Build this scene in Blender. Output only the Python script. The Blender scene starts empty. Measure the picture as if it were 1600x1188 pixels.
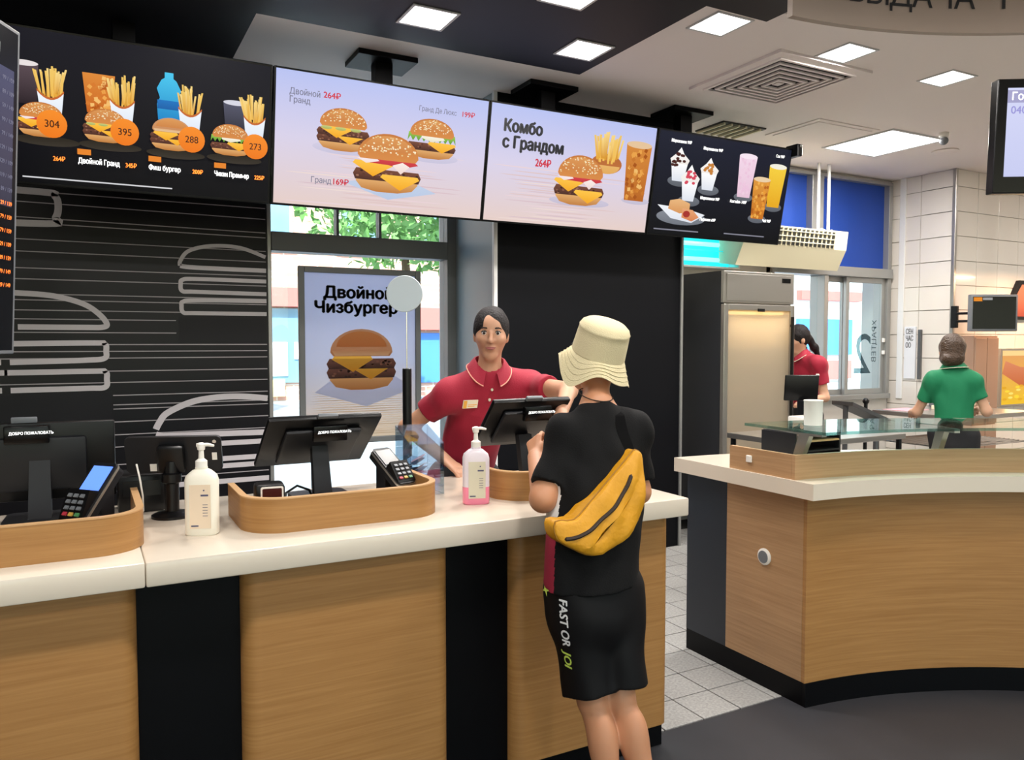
import bpy, bmesh, math, random
import numpy as np
from mathutils import Vector, Matrix
from mathutils.geometry import tessellate_polygon
PI = math.pi
SC = bpy.context.scene
COL = SC.collection
random.seed(7)

# ------------------------------------------------------------------ camera
cam_d = bpy.data.cameras.new('camera'); cam = bpy.data.objects.new('camera', cam_d); COL.objects.link(cam)
cam.location = (0, 0, 1.5)
cam.rotation_euler = (math.radians(90) - math.atan(59 / 1240), 0, math.radians(-28.3))
cam_d.sensor_width = 36; cam_d.lens = 1240 / 1600 * 36; cam_d.clip_start = .05; cam_d.clip_end = 300
SC.camera = cam

# ------------------------------------------------------------------ sky, sun, exposure
W = bpy.data.worlds.new('sky'); SC.world = W; W.use_nodes = True
nt = W.node_tree; bg = nt.nodes['Background']
sky = nt.nodes.new('ShaderNodeTexSky'); sky.sky_type = 'NISHITA'; sky.sun_disc = False
sky.sun_elevation = math.radians(48); sky.sun_rotation = math.radians(200); sky.air_density = 1.0; sky.dust_density = 2.0
nt.links.new(sky.outputs[0], bg.inputs[0]); bg.inputs[1].default_value = .6
sun_d = bpy.data.lights.new('sun', 'SUN'); sun_d.energy = 11.0; sun_d.angle = .01; sun_d.color = (1, .95, .88)
sun = bpy.data.objects.new('sun', sun_d); COL.objects.link(sun); sun.location = (0, -10, 20)
sun.rotation_euler = (math.radians(44), 0, math.radians(-20))
VS = SC.view_settings
VS.view_transform = 'Standard'; VS.look = 'None'; VS.gamma = 1; VS.use_curve_mapping = False; VS.exposure = 0.0
LAMP_W = 17.5       # watts of one small ceiling panel

# ------------------------------------------------------------------ helpers
def lin(c):
    if isinstance(c, str): c = tuple(int(c[i:i + 2], 16) / 255 for i in (0, 2, 4))
    elif max(c) > 1.001: c = tuple(v / 255 for v in c)
    return tuple(v / 12.92 if v <= .04045 else ((v + .055) / 1.055) ** 2.4 for v in c[:3])
MATS = {}
def mat(name, col, rough=.5, metal=0., emit=None, es=1., spec=.5, coat=0., alpha=None, trans=0., bump=None, noise=None, sheen=0.):
    if name in MATS: return MATS[name]
    m = bpy.data.materials.new(name); m.use_nodes = True; n = m.node_tree.nodes; l = m.node_tree.links; b = n['Principled BSDF']
    c = lin(col) + (1,)
    b.inputs['Base Color'].default_value = c; b.inputs['Roughness'].default_value = rough; b.inputs['Metallic'].default_value = metal
    b.inputs['Specular IOR Level'].default_value = spec; b.inputs['Coat Weight'].default_value = coat; b.inputs['Transmission Weight'].default_value = trans
    b.inputs['Sheen Weight'].default_value = sheen
    if emit is not None: b.inputs['Emission Color'].default_value = lin(emit) + (1,); b.inputs['Emission Strength'].default_value = es
    if noise or bump:
        tc = n.new('ShaderNodeTexCoord'); nz = n.new('ShaderNodeTexNoise'); l.new(tc.outputs['Object'], nz.inputs['Vector'])
        nz.inputs['Scale'].default_value = (noise or bump)[0]; nz.inputs['Detail'].default_value = 4
        if noise:
            mx = n.new('ShaderNodeMix'); mx.data_type = 'RGBA'
            mx.inputs[6].default_value = tuple(v * (1 - noise[1]) for v in c[:3]) + (1,); mx.inputs[7].default_value = tuple(min(1, v * (1 + noise[1])) for v in c[:3]) + (1,)
            l.new(nz.outputs['Fac'], mx.inputs[0]); l.new(mx.outputs[2], b.inputs['Base Color'])
        if bump:
            bp = n.new('ShaderNodeBump'); bp.inputs['Strength'].default_value = bump[1]; bp.inputs['Distance'].default_value = .01
            n2 = n.new('ShaderNodeTexNoise'); n2.inputs['Scale'].default_value = bump[0]; n2.inputs['Detail'].default_value = 3
            l.new(tc.outputs['Object'], n2.inputs['Vector']); l.new(n2.outputs['Fac'], bp.inputs['Height']); l.new(bp.outputs[0], b.inputs['Normal'])
    MATS[name] = m; return m
def wood(name, dark, light, rough=.42, sc=(1.2, 1.2, 34)):
    m = bpy.data.materials.new(name); m.use_nodes = True; n = m.node_tree.nodes; l = m.node_tree.links; b = n['Principled BSDF']
    tc = n.new('ShaderNodeTexCoord'); mp = n.new('ShaderNodeMapping'); mp.inputs['Scale'].default_value = sc
    l.new(tc.outputs['Object'], mp.inputs[0])
    nz = n.new('ShaderNodeTexNoise'); nz.inputs['Scale'].default_value = 1.6; nz.inputs['Detail'].default_value = 6; nz.inputs['Roughness'].default_value = .62; nz.inputs['Distortion'].default_value = .5
    l.new(mp.outputs[0], nz.inputs['Vector'])
    r = n.new('ShaderNodeValToRGB'); r.color_ramp.elements[0].position = .3; r.color_ramp.elements[1].position = .72
    r.color_ramp.elements[0].color = lin(dark) + (1,); r.color_ramp.elements[1].color = lin(light) + (1,)
    l.new(nz.outputs['Fac'], r.inputs[0]); l.new(r.outputs[0], b.inputs['Base Color']); b.inputs['Roughness'].default_value = rough
    bp = n.new('ShaderNodeBump'); bp.inputs['Strength'].default_value = .08; l.new(nz.outputs['Fac'], bp.inputs['Height']); l.new(bp.outputs[0], b.inputs['Normal'])
    MATS[name] = m; return m
def glassmat(name, tint, refl=.06, rough=.0):
    m = bpy.data.materials.new(name); m.use_nodes = True; n = m.node_tree.nodes; l = m.node_tree.links
    out = n['Material Output']; n.remove(n['Principled BSDF'])
    t = n.new('ShaderNodeBsdfTransparent'); t.inputs[0].default_value = lin(tint) + (1,)
    g = n.new('ShaderNodeBsdfGlossy'); g.inputs['Roughness'].default_value = rough
    lw = n.new('ShaderNodeLayerWeight'); pw = n.new('ShaderNodeMath'); pw.operation = 'POWER'; pw.inputs[1].default_value = 4.; l.new(lw.outputs['Facing'], pw.inputs[0])
    ad = n.new('ShaderNodeMath'); ad.operation = 'MULTIPLY_ADD'; ad.inputs[1].default_value = .6; ad.inputs[2].default_value = refl * .5; l.new(pw.outputs[0], ad.inputs[0])
    mx = n.new('ShaderNodeMixShader'); l.new(ad.outputs[0], mx.inputs[0]); l.new(t.outputs[0], mx.inputs[1]); l.new(g.outputs[0], mx.inputs[2]); l.new(mx.outputs[0], out.inputs[0])
    MATS[name] = m; return m
def attrmat(name, emit=0., rough=.3, spec=.5, base=1., transl=0.):
    m = bpy.data.materials.new(name); m.use_nodes = True; n = m.node_tree.nodes; l = m.node_tree.links; b = n['Principled BSDF']
    a = n.new('ShaderNodeAttribute'); a.attribute_name = 'Col'
    if emit: l.new(a.outputs['Color'], b.inputs['Emission Color']); b.inputs['Emission Strength'].default_value = emit; b.inputs['Base Color'].default_value = (.004, .004, .004, 1)
    else: l.new(a.outputs['Color'], b.inputs['Base Color'])
    b.inputs['Roughness'].default_value = rough; b.inputs['Specular IOR Level'].default_value = spec
    if transl:
        t = n.new('ShaderNodeBsdfTranslucent'); l.new(a.outputs['Color'], t.inputs[0]); mx = n.new('ShaderNodeMixShader'); mx.inputs[0].default_value = transl
        l.new(b.outputs[0], mx.inputs[1]); l.new(t.outputs[0], mx.inputs[2]); l.new(mx.outputs[0], n['Material Output'].inputs[0])
    MATS[name] = m; return m

def V3(p): return Vector(p)
class MB:
    def __init__(s): s.v = []; s.f = []; s.mi = []; s.M = None
    def add(s, vs, fs, mi=0):
        b = len(s.v)
        if s.M is not None: vs = [tuple(s.M @ Vector(p)) for p in vs]
        s.v += [tuple(p) for p in vs]; s.f += [tuple(b + i for i in f) for f in fs]; s.mi += [mi] * len(fs); return s
    def box(s, x0, y0, z0, x1, y1, z1, bev=0, mi=0, seg=2):
        if x0 > x1: x0, x1 = x1, x0
        if y0 > y1: y0, y1 = y1, y0
        if z0 > z1: z0, z1 = z1, z0
        if not bev:
            return s.add([(x0, y0, z0), (x1, y0, z0), (x1, y1, z0), (x0, y1, z0), (x0, y0, z1), (x1, y0, z1), (x1, y1, z1), (x0, y1, z1)],
                  [(0, 3, 2, 1), (4, 5, 6, 7), (0, 1, 5, 4), (1, 2, 6, 5), (2, 3, 7, 6), (3, 0, 4, 7)], mi)
        bm = bmesh.new(); bmesh.ops.create_cube(bm, size=1)
        for v in bm.verts: v.co = ((x0 + x1) / 2 + v.co.x * (x1 - x0), (y0 + y1) / 2 + v.co.y * (y1 - y0), (z0 + z1) / 2 + v.co.z * (z1 - z0))
        bmesh.ops.bevel(bm, geom=bm.edges[:], offset=min(bev, .49 * min(x1 - x0, y1 - y0, z1 - z0)), segments=seg, affect='EDGES', profile=.5)
        bm.verts.index_update(); vs = [tuple(v.co) for v in bm.verts]; fs = [[v.index for v in f.verts] for f in bm.faces]; bm.free()
        return s.add(vs, fs, mi)
    def prism(s, poly, a, b, axis='z', mi=0):      # extrude a CCW polygon
        n = len(poly)
        def P(p, h): return (p[0], p[1], h) if axis == 'z' else ((p[0], h, p[1]) if axis == 'y' else (h, p[0], p[1]))
        vs = [P(p, a) for p in poly] + [P(p, b) for p in poly]
        fs = [tuple(range(n - 1, -1, -1)), tuple(range(n, 2 * n))] + [(i, (i + 1) % n, n + (i + 1) % n, n + i) for i in range(n)]
        if axis == 'y': fs = [f[::-1] for f in fs]
        return s.add(vs, fs, mi)
    def tube(s, pts, r, n=8, mi=0, cap=True):
        pts = [Vector(p) for p in pts]; rs = r if isinstance(r, (list, tuple)) else [r] * len(pts)
        vs = []; up = None
        for i, p in enumerate(pts):
            t = (pts[min(i + 1, len(pts) - 1)] - pts[max(i - 1, 0)]).normalized()
            if up is None: up = Vector((0, 0, 1)) if abs(t.z) < .9 else Vector((1, 0, 0))
            a = t.cross(up).normalized(); b = a.cross(t).normalized(); up = b
            vs += [tuple(p + (a * math.cos(2 * PI * k / n) + b * math.sin(2 * PI * k / n)) * rs[i]) for k in range(n)]
        fs = []
        for i in range(len(pts) - 1):
            for k in range(n): fs.append((i * n + k, i * n + (k + 1) % n, (i + 1) * n + (k + 1) % n, (i + 1) * n + k))
        if cap: fs += [tuple(range(n - 1, -1, -1)), tuple((len(pts) - 1) * n + k for k in range(n))]
        fs = [f[::-1] for f in fs]
        return s.add(vs, fs, mi)
    def lathe(s, prof, c=(0, 0, 0), n=24, mi=0, sx=1., sy=1.):
        vs = []
        for r, z in prof: vs += [(c[0] + r * sx * math.cos(2 * PI * k / n), c[1] + r * sy * math.sin(2 * PI * k / n), c[2] + z) for k in range(n)]
        fs = []
        for i in range(len(prof) - 1):
            for k in range(n): fs.append((i * n + k, i * n + (k + 1) % n, (i + 1) * n + (k + 1) % n, (i + 1) * n + k))
        fs += [tuple(range(n - 1, -1, -1)), tuple((len(prof) - 1) * n + k for k in range(n))]
        return s.add(vs, fs, mi)
    def sphere(s, c, r, n=12, mi=0):
        rx, ry, rz = r if isinstance(r, (tuple, list)) else (r, r, r)
        vs = []; m = n // 2
        for i in range(m + 1):
            t = PI * i / m
            vs += [(c[0] + rx * math.sin(t) * math.cos(2 * PI * k / n), c[1] + ry * math.sin(t) * math.sin(2 * PI * k / n), c[2] + rz * math.cos(t)) for k in range(n)]
        fs = [(i * n + k, (i + 1) * n + k, (i + 1) * n + (k + 1) % n, i * n + (k + 1) % n) for i in range(m) for k in range(n)]
        return s.add(vs, fs, mi)
    def band(s, path, th, z0, z1, mi=0):            # a vertical sheet of thickness th along a 2D path
        P = [Vector((p[0], p[1])) for p in path]; L = []; R = []
        for i, p in enumerate(P):
            d = (P[min(i + 1, len(P) - 1)] - P[max(i - 1, 0)]).normalized(); nn = Vector((-d.y, d.x))
            L.append(p + nn * th / 2); R.append(p - nn * th / 2)
        n = len(P); vs = []
        for z in (z0, z1):
            vs += [(q.x, q.y, z) for q in L] + [(q.x, q.y, z) for q in R]
        A, B, C, D = 0, n, 2 * n, 3 * n
        fs = []
        for i in range(n - 1):
            fs += [(A + i, C + i, C + i + 1, A + i + 1)[::-1], (B + i, B + i + 1, D + i + 1, D + i)[::1], (C + i, D + i, D + i + 1, C + i + 1)[::1], (A + i, A + i + 1, B + i + 1, B + i)[::1]]
        fs += [(A, B, D, C), (A + n - 1, C + n - 1, D + n - 1, B + n - 1)]
        return s.add(vs, fs, mi)
def rr(x0, y0, x1, y1, r, n=6, corners=(1, 1, 1, 1)):   # rounded rectangle, CCW from lower-left
    out = []
    for (cx, cy, a0, on, px, py) in ((x0 + r, y0 + r, PI, corners[0], x0, y0), (x1 - r, y0 + r, 1.5 * PI, corners[1], x1, y0), (x1 - r, y1 - r, 0, corners[2], x1, y1), (x0 + r, y1 - r, .5 * PI, corners[3], x0, y1)):
        if on: out += [(cx + r * math.cos(a0 + .5 * PI * k / n), cy + r * math.sin(a0 + .5 * PI * k / n)) for k in range(n + 1)]
        else: out.append((px, py))
    return out
def wloc(o):
    v = Vector((0, 0, 0))
    while o is not None: v += o.location; o = o.parent
    return v
def finish(me, smooth):
    if smooth:
        me.polygons.foreach_set('use_smooth', [True] * len(me.polygons))
        try: me.set_sharp_from_angle(angle=math.radians(smooth if smooth is not True else 35))
        except Exception: pass
    me.update()
def obj(name, mb, mats, parent=None, smooth=None, origin=None, fix=True):
    """world-space mesh builder -> object (origin at its base, or at its parent's frame)"""
    if isinstance(mats, str): mats = [mats]
    if parent is not None: o0 = wloc(parent)
    elif origin is not None: o0 = Vector(origin)
    else:
        a = np.array(mb.v); lo, hi = a.min(0), a.max(0); o0 = Vector(((lo[0] + hi[0]) / 2, (lo[1] + hi[1]) / 2, lo[2]))
    me = bpy.data.meshes.new(name); me.from_pydata([(p[0] - o0.x, p[1] - o0.y, p[2] - o0.z) for p in mb.v], [], mb.f)
    for m in mats: me.materials.append(MATS[m])
    if len(mats) > 1: me.polygons.foreach_set('material_index', mb.mi)
    if fix:
        bm = bmesh.new(); bm.from_mesh(me); bmesh.ops.recalc_face_normals(bm, faces=bm.faces); bm.to_mesh(me); bm.free()
    finish(me, smooth)
    o = bpy.data.objects.new(name, me); COL.objects.link(o); o.parent = parent
    if parent is None: o.location = o0
    return o
def tag(o, label, cat, group=None):
    o['label'] = label; o['category'] = cat
    if group: o['group'] = group
    return o
def thing(name, label, cat, loc, group=None):
    o = bpy.data.objects.new(name, None); COL.objects.link(o); o.location = loc; o.empty_display_size = .05
    return tag(o, label, cat, group)
def struct(name, mb, m, parent=None, smooth=None):
    o = obj(name, mb, m, parent, smooth)
    if parent is None: o['kind'] = 'structure'
    return o
def dup(o, parent=None, loc=None):
    c = o.copy(); COL.objects.link(c); c.parent = parent
    if loc is not None: c.location = loc
    for ch in list(o.children): dup(ch, c)
    return c
def area_light(name, parent, loc, size, watts, col=(1, .95, .90), sy=None, rot=(0, 0, 0)):
    d = bpy.data.lights.new(name, 'AREA'); d.shape = 'RECTANGLE'; d.size = size; d.size_y = sy or size; d.energy = watts; d.color = col
    o = bpy.data.objects.new(name, d); COL.objects.link(o); o.parent = parent; o.location = Vector(loc) - wloc(parent); o.rotation_euler = rot
    return o

# flat print and screen pictures: coloured polygons on a plane
class Pic:
    def __init__(s, O, U, Vv, step=.0001):
        s.O = Vector(O); s.U = Vector(U).normalized(); s.V = Vector(Vv).normalized(); s.N = s.U.cross(s.V).normalized(); s.step = step
        s.v = []; s.f = []; s.c = []; s.k = 1
    def pt(s, a, b, k=None): return tuple(s.O + s.U * a + s.V * b + s.N * (s.step * (s.k if k is None else k)))
    def poly(s, pts, col, col2=None, up=True):      # col2: colour at the top of the polygon
        b = len(s.v); s.v += [s.pt(*p) for p in pts]; s.f.append(tuple(range(b, b + len(pts))))
        c1 = lin(col); c2 = lin(col2) if col2 is not None else c1
        ys = [p[1] for p in pts]; lo, hi = min(ys), max(ys)
        for p in pts:
            t = (p[1] - lo) / max(1e-6, hi - lo); s.c.append(tuple(c1[i] + (c2[i] - c1[i]) * t for i in range(3)) + (1,))
        if up: s.k += 1
    def rect(s, x0, y0, x1, y1, col, col2=None, up=True): s.poly([(x0, y0), (x1, y0), (x1, y1), (x0, y1)], col, col2, up)
    def ell(s, cx, cy, rx, ry, col, col2=None, n=24, a0=0, a1=2 * PI, up=True):
        full = abs(a1 - a0 - 2 * PI) < 1e-6
        s.poly([(cx + rx * math.cos(a0 + (a1 - a0) * i / n), cy + ry * math.sin(a0 + (a1 - a0) * i / n)) for i in range(n + (0 if full else 1))], col, col2, up)
    def build(s, name, m, parent):
        o0 = wloc(parent); me = bpy.data.meshes.new(name)
        me.from_pydata([(p[0] - o0.x, p[1] - o0.y, p[2] - o0.z) for p in s.v], [], s.f)
        a = me.color_attributes.new('Col', 'FLOAT_COLOR', 'POINT'); a.data.foreach_set('color', [x for c in s.c for x in c])
        me.materials.append(MATS[m]); me.update()
        o = bpy.data.objects.new(name, me); COL.objects.link(o); o.parent = parent; return o
_tc = bpy.data.curves.new('lettering', 'FONT'); _to = bpy.data.objects.new('lettering_tool', _tc); COL.objects.link(_to); _tc.fill_mode = 'NONE'; _tc.resolution_u = 3
def fill_outlines(me, name):
    """letter outlines -> faces: every outer contour filled on its own (they may overlap), holes cut out"""
    co = [tuple(v.co) for v in me.vertices]; nb = {}
    for e in me.edges: a, b = e.vertices; nb.setdefault(a, []).append(b); nb.setdefault(b, []).append(a)
    seen = set(); loops = []
    for s0 in sorted(nb):
        if s0 in seen: continue
        lp = [s0]; seen.add(s0); cur = s0; step = (s0 + 1) if (s0 + 1) in nb[s0] else nb[s0][0]
        while step is not None and step not in seen:
            lp.append(step); seen.add(step); cur = step; step = next((q for q in nb[cur] if q not in seen), None)
        if len(lp) > 2: loops.append(lp)
    def area(lp): return .5 * sum(co[a][0] * co[b][1] - co[b][0] * co[a][1] for a, b in zip(lp, lp[1:] + lp[:1]))
    A = [area(l) for l in loops]
    if not loops: return bpy.data.meshes.new(name)
    def inside(p, lp):
        r = False
        for a, b in zip(lp, lp[1:] + lp[:1]):
            (x1, y1, _), (x2, y2, _) = co[a], co[b]
            if (y1 > p[1]) != (y2 > p[1]) and p[0] < (x2 - x1) * (p[1] - y1) / (y2 - y1) + x1: r = not r
        return r
    hole = {}
    for i in range(len(A)):                    # a hole lies wholly inside a larger contour that runs the other way round
        c = [o for o in range(len(A)) if A[o] * A[i] < 0 and abs(A[o]) > abs(A[i]) and all(inside(co[v], loops[o]) for v in loops[i])]
        if c: hole[i] = min(c, key=lambda o: abs(A[o]))
    outs = [i for i in range(len(A)) if i not in hole]; hl = {o: [i for i in hole if hole[i] == o] for o in outs}
    fs = []
    for o in outs:
        grp = [loops[o]] + [loops[h] for h in hl[o]]; flat = [v for g in grp for v in g]
        fs += [tuple(flat[k] for k in t) for t in tessellate_polygon([[Vector(co[v]) for v in g] for g in grp])]
    out = bpy.data.meshes.new(name); out.from_pydata(co, [], fs)
    bm = bmesh.new(); bm.from_mesh(out); bmesh.ops.delete(bm, geom=[f for f in bm.faces if f.calc_area() < 1e-12], context='FACES_ONLY')
    for f in bm.faces:
        if f.normal.z < 0: f.normal_flip()
    bm.to_mesh(out); bm.free(); return out
def text(name, body, O, U, Vv, size, m, parent, bold=0., align='LEFT', depth=0., wx=1., shear=0., off=.002):
    """lettering whose baseline starts at O; U right, V up; size = capital height"""
    k = size / .72
    _tc.body = body; _tc.size = k; _tc.align_x = align; _tc.shear = shear; _tc.space_line = .95
    dg = bpy.context.evaluated_depsgraph_get(); _to.update_tag(); bpy.context.view_layer.update(); dg.update()
    me = fill_outlines(bpy.data.meshes.new_from_object(_to.evaluated_get(dg)), name); me.materials.append(MATS[m])
    U = Vector(U).normalized(); Vv = Vector(Vv).normalized(); N = U.cross(Vv)
    o0 = Vector(O) - wloc(parent)
    M = Matrix(((U.x * wx, Vv.x, N.x, o0.x + N.x * off), (U.y * wx, Vv.y, N.y, o0.y + N.y * off), (U.z * wx, Vv.z, N.z, o0.z + N.z * off), (0, 0, 0, 1)))
    me.transform(M)
    if bold:                                   # heavier strokes: a few slightly shifted copies of the letters
        b = bold * k * 1.1; nv = len(me.vertices); co = np.empty(nv * 3); me.vertices.foreach_get('co', co); co = co.reshape(-1, 3); fs = [tuple(f.vertices) for f in me.polygons]
        Un, Vn = np.array(U), np.array(Vv); vs = []; ff = []
        for j, (a_, c_) in enumerate(((0, 0), (1, 0), (-1, 0), (0, .6), (0, -.6))): vs += (co + Un * (a_ * b) + Vn * (c_ * b)).tolist(); ff += [tuple(i + j * nv for i in f) for f in fs]
        me = bpy.data.meshes.new(name); me.from_pydata(vs, [], ff); me.materials.append(MATS[m])
    o = bpy.data.objects.new(name, me); COL.objects.link(o); o.parent = parent; return o

# ------------------------------------------------------------------ materials
mat('white_paint', 'd9d4cc', .6, noise=(1.5, .03)); mat('ceiling_white', 'ede4e0', .7, noise=(.8, .02)); mat('ceiling_black', '0f1016', .5, spec=.3)
mat('slab_white', 'ddd1c0', .22, noise=(3, .015), coat=.2); mat('black_panel', '040406', .45, spec=.15); mat('black_wall', '090a0f', .55, spec=.14); mat('navy_panel', '20262f', .45)
mat('grey_reveal', '8f9a9e', .45); mat('alu', 'a9a9a6', .35, metal=.6); mat('white_trim', 'e8e8e6', .4); mat('dark_frame', '686b6b', .45)
mat('mural_black', '0d0c11', .4, spec=.3); mat('mural_line', 'a9a3a6', .5); mat('mural_white', 'cfc9cc', .5); mat('mural_patch', '131217', .5, spec=.3)
mat('vinyl', '37373b', .5, noise=(9, .12)); mat('tile_stone', 'a3a29f', .6, noise=(90, .6)); mat('grout', '2c2b2a', .8)
mat('tile_wall', 'e3ddd4', .15, coat=.3); mat('grout_light', 'b9b2a8', .8)
mat('steel', 'b5b1aa', .32, metal=.85); mat('steel_dark', '6f7072', .35, metal=.8); mat('chrome', 'd0d0d0', .12, metal=1.)
mat('plastic_black', '08080a', .35, spec=.35); mat('plastic_dark', '15161a', .42, spec=.35); mat('plastic_grey', '6d7176', .4); mat('plastic_white', 'ece8e0', .35); mat('cream_plastic', 'e9e1c4', .38)
mat('bezel', '050506', .25, spec=.3); mat('lamp_frame', 'c9c9c9', .4); mat('lamp_on', 'ffffff', .5, emit='ffffff', es=6)
mat('blue_blind', '0f3f9c', .55, noise=(2, .1)); mat('ac_cream', 'e0d8b8', .45); mat('ac_dark', '3a3a34', .6)
mat('teal_glow', '39d6dc', .4, emit='22c8d2', es=.75); mat('teal_tube', 'a0ffff', .4, emit='7ffcff', es=1.6); mat('warm_tube', 'ffe2a0', .4, emit='ffd890', es=5)
mat('beige_fascia', 'a8978a', .55); mat('ink', '15151a', .5); mat('ink_grey', '6a6f70', .5)
mat('text_white', 'f2f2f2', .5, emit='f2f2f2', es=.85); mat('text_black', '050506', .5, emit='191a22', es=1); mat('text_red', '200406', .5, emit='c8203a', es=1)
mat('text_grey', '050506', .5, emit='74748a', es=1); mat('text_orange', 'ff9a3a', .5, emit='ff9a3a', es=.9); mat('text_brown', '3a1c08', .5, emit='3a1c08', es=1); mat('text_lilac', 'ffffff', .5, emit='f4f4ff', es=1); mat('text_violet', '7a78a8', .5, emit='7a78a8', es=1)
attrmat('screen_on', 1.0, .22, .12); attrmat('print', 0, .5); attrmat('print_backlit', 0, .5, transl=.6)
wood('oak', '9c6d3a', 'b2834c', sc=(1.6, 1.6, 60)); wood('oak_pale', 'a37c56', 'bb956c', sc=(1.6, 1.6, 60)); wood('oak_edge', 'b98d5c', 'd3ab7c')
glassmat('pane', 'eef7f6', .05); glassmat('shelf_glass', 'c2e0dc', .16); glassmat('acrylic', 'eaf3f9', .34); glassmat('frost', '65757a', .02); glassmat('fridge_glass', 'f2eee6', .1)
def milky(name, col, f):
    m = glassmat(name + '_base', 'f2eee6', .1); m.name = name; n = m.node_tree.nodes; l = m.node_tree.links; out = n['Material Output']; src = out.inputs[0].links[0].from_socket
    d = n.new('ShaderNodeBsdfDiffuse'); d.inputs[0].default_value = lin(col) + (1,); t = n.new('ShaderNodeBsdfTranslucent'); t.inputs[0].default_value = lin(col) + (1,); a = n.new('ShaderNodeMixShader'); l.new(d.outputs[0], a.inputs[1]); l.new(t.outputs[0], a.inputs[2])
    b = n.new('ShaderNodeMixShader'); b.inputs[0].default_value = f; l.new(src, b.inputs[1]); l.new(a.outputs[0], b.inputs[2]); l.new(b.outputs[0], out.inputs[0]); MATS[name] = m
milky('fridge_milky', 'e6d8c2', .6)  # clear glass mixed evenly with a beige diffuse and translucent layer
# ------------------------------------------------------------------ the room
# floors
struct('floor', MB().box(-6, -6, -.1, 10, 2.355, 0), 'vinyl')
fk = struct('floor_kitchen', MB().box(-6, 2.355, -.1, 10, 5.4, -.006), 'grout')
TS = .196
tile_me = None
for i in range(-1, 8):
    for j in range(13):
        x = 1.75 + i * TS; y = 2.362 + j * TS
        if not (1.85 < x + TS and x < 2.6 + .12 * j + .2) or y + TS > 4.95: continue
        if tile_me is None:
            t = obj('tile', MB().box(x + .003, y + .003, -.02, x + TS - .003, y + TS - .003, 0, bev=.0012, seg=1), 'tile_stone', fk)
            tile_me = t; base = (x, y)
        else:
            t = tile_me.copy(); COL.objects.link(t); t.location = (x - base[0], y - base[1], random.uniform(-.0006, .0006))
# rest of the kitchen floor tiles, hidden behind the counters, as one part
mb = MB()
for i in range(-20, 34):
    for j in range(13):
        x = 1.75 + i * TS; y = 2.362 + j * TS
        if (1.85 < x + TS and x < 2.6 + .12 * j + .2 and i >= -1 and i < 8 and y + TS <= 4.95) or y + TS > 5.2: continue
        mb.box(x + .003, y + .003, -.02, x + TS - .003, y + TS - .003, 0)
o = obj('tiling', mb, 'tile_stone', fk, fix=False); o['kind'] = 'stuff'
# ceilings
struct('ceiling', MB().box(-6, -6, 3.08, 10, 5.6, 3.3), 'ceiling_white')
struct('ceiling_soffit', MB().prism([(-6, -6), (2.905, -6), (2.905, 2.83), (2.53, 2.83), (2.53, 3.885), (.74, 3.885), (.74, 5.12), (-6, 5.12)], 3.03, 3.08), 'ceiling_black')
# shell behind and beside the photographer
wb = MB().box(-6, -6.2, 0, 10, -6, .5).box(-6, -6.2, 2.75, 10, -6, 3.08)
for k in range(9): wb.box(-6 + k * 1.94, -6.2, .5, -5.6 + k * 1.94 if k < 8 else 10, -6, 2.75)
struct('wall_rear', wb, 'white_paint')
for k in range(8): struct('window_%d' % (k + 3), MB().box(-5.6 + k * 1.94, -6.12, .5, -4.06 + k * 1.94, -6.11, 2.75), 'pane')
struct('wall_left', MB().box(-6.2, -6, 0, -6, 5.6, 3.08), 'white_paint')
struct('wall_right', MB().box(10, -6, 0, 10.2, 5.6, 3.08), 'white_paint')
# street wall, left part with the mural, then window, black block, right part with openings
struct('wall_back_left', MB().box(-6, 5.17, 0, 1.02, 5.45, 3.08), 'mural_black')
WB = thing('wall_back_centre', 'x', 'x', (3.08, 4.524, 0)); del WB['label']; del WB['category']; WB['kind'] = 'structure'
obj('front_panel', MB().box(2.323, 4.524, 0, 3.83, 4.56, 3.08), 'black_wall', WB)
obj('core', MB().box(2.323, 4.56, 0, 3.83, 5.45, 3.08), 'white_paint', WB)
obj('reveal_panel', MB().box(2.312, 4.54, 0, 2.323, 5.17, 3.08), 'grey_reveal', WB)
struct('trim_1', MB().box(2.30, 4.512, 0, 2.326, 4.54, 3.08, bev=.003), 'white_trim')
struct('trim_2', MB().box(3.825, 4.510, 0, 3.845, 4.56, 3.08, bev=.003), 'alu')
wr = MB()
wr.box(3.83, 5.17, 0, 5.35, 5.45, 3.08); wr.box(5.35, 5.17, 0, 6.98, 5.45, .95); wr.box(5.35, 5.17, 3.04, 6.98, 5.45, 3.08); wr.box(6.98, 5.17, 0, 7.2, 5.45, 3.08)
struct('wall_back_right', wr, 'white_paint')
# tiled return wall and the tiled wall beyond it
wt = struct('wall_tiled_side', MB().box(7.027, 4.53, 0, 7.3, 5.17, 3.08), 'grout_light')
wt2 = struct('wall_tiled_back', MB().box(7.027, 4.52, 0, 10, 4.8, 3.08), 'grout_light')
first = None
for r in range(14):
    for k in range(2):
        y0 = 4.53 + k * .32; z0 = r * .225
        h = min(.221, 3.08 - z0 - .002)
        if h < .1: h = .1
        t = obj('tile', MB().box(7.017, y0 + .002, z0 + .002, 7.03, y0 + .317, z0 + h, bev=.002, seg=1), 'tile_wall', wt)
for r in range(14):
    for k in range(9):
        x0 = 7.03 + k * .33; z0 = r * .225; h = min(.221, 3.08 - z0 - .002); h = max(h, .1)
        t = obj('tile', MB().box(x0 + .002, 4.51, z0 + .002, x0 + .327, 4.523, z0 + h, bev=.002, seg=1), 'tile_wall', wt2)
struct('trim_3', MB().box(7.0, 4.495, 0, 7.03, 4.53, 3.08, bev=.004), 'steel')
struct('trim_4', MB().box(7.0, 5.0, .95, 7.017, 5.06, 3.08, bev=.004), 'white_trim')

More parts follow.
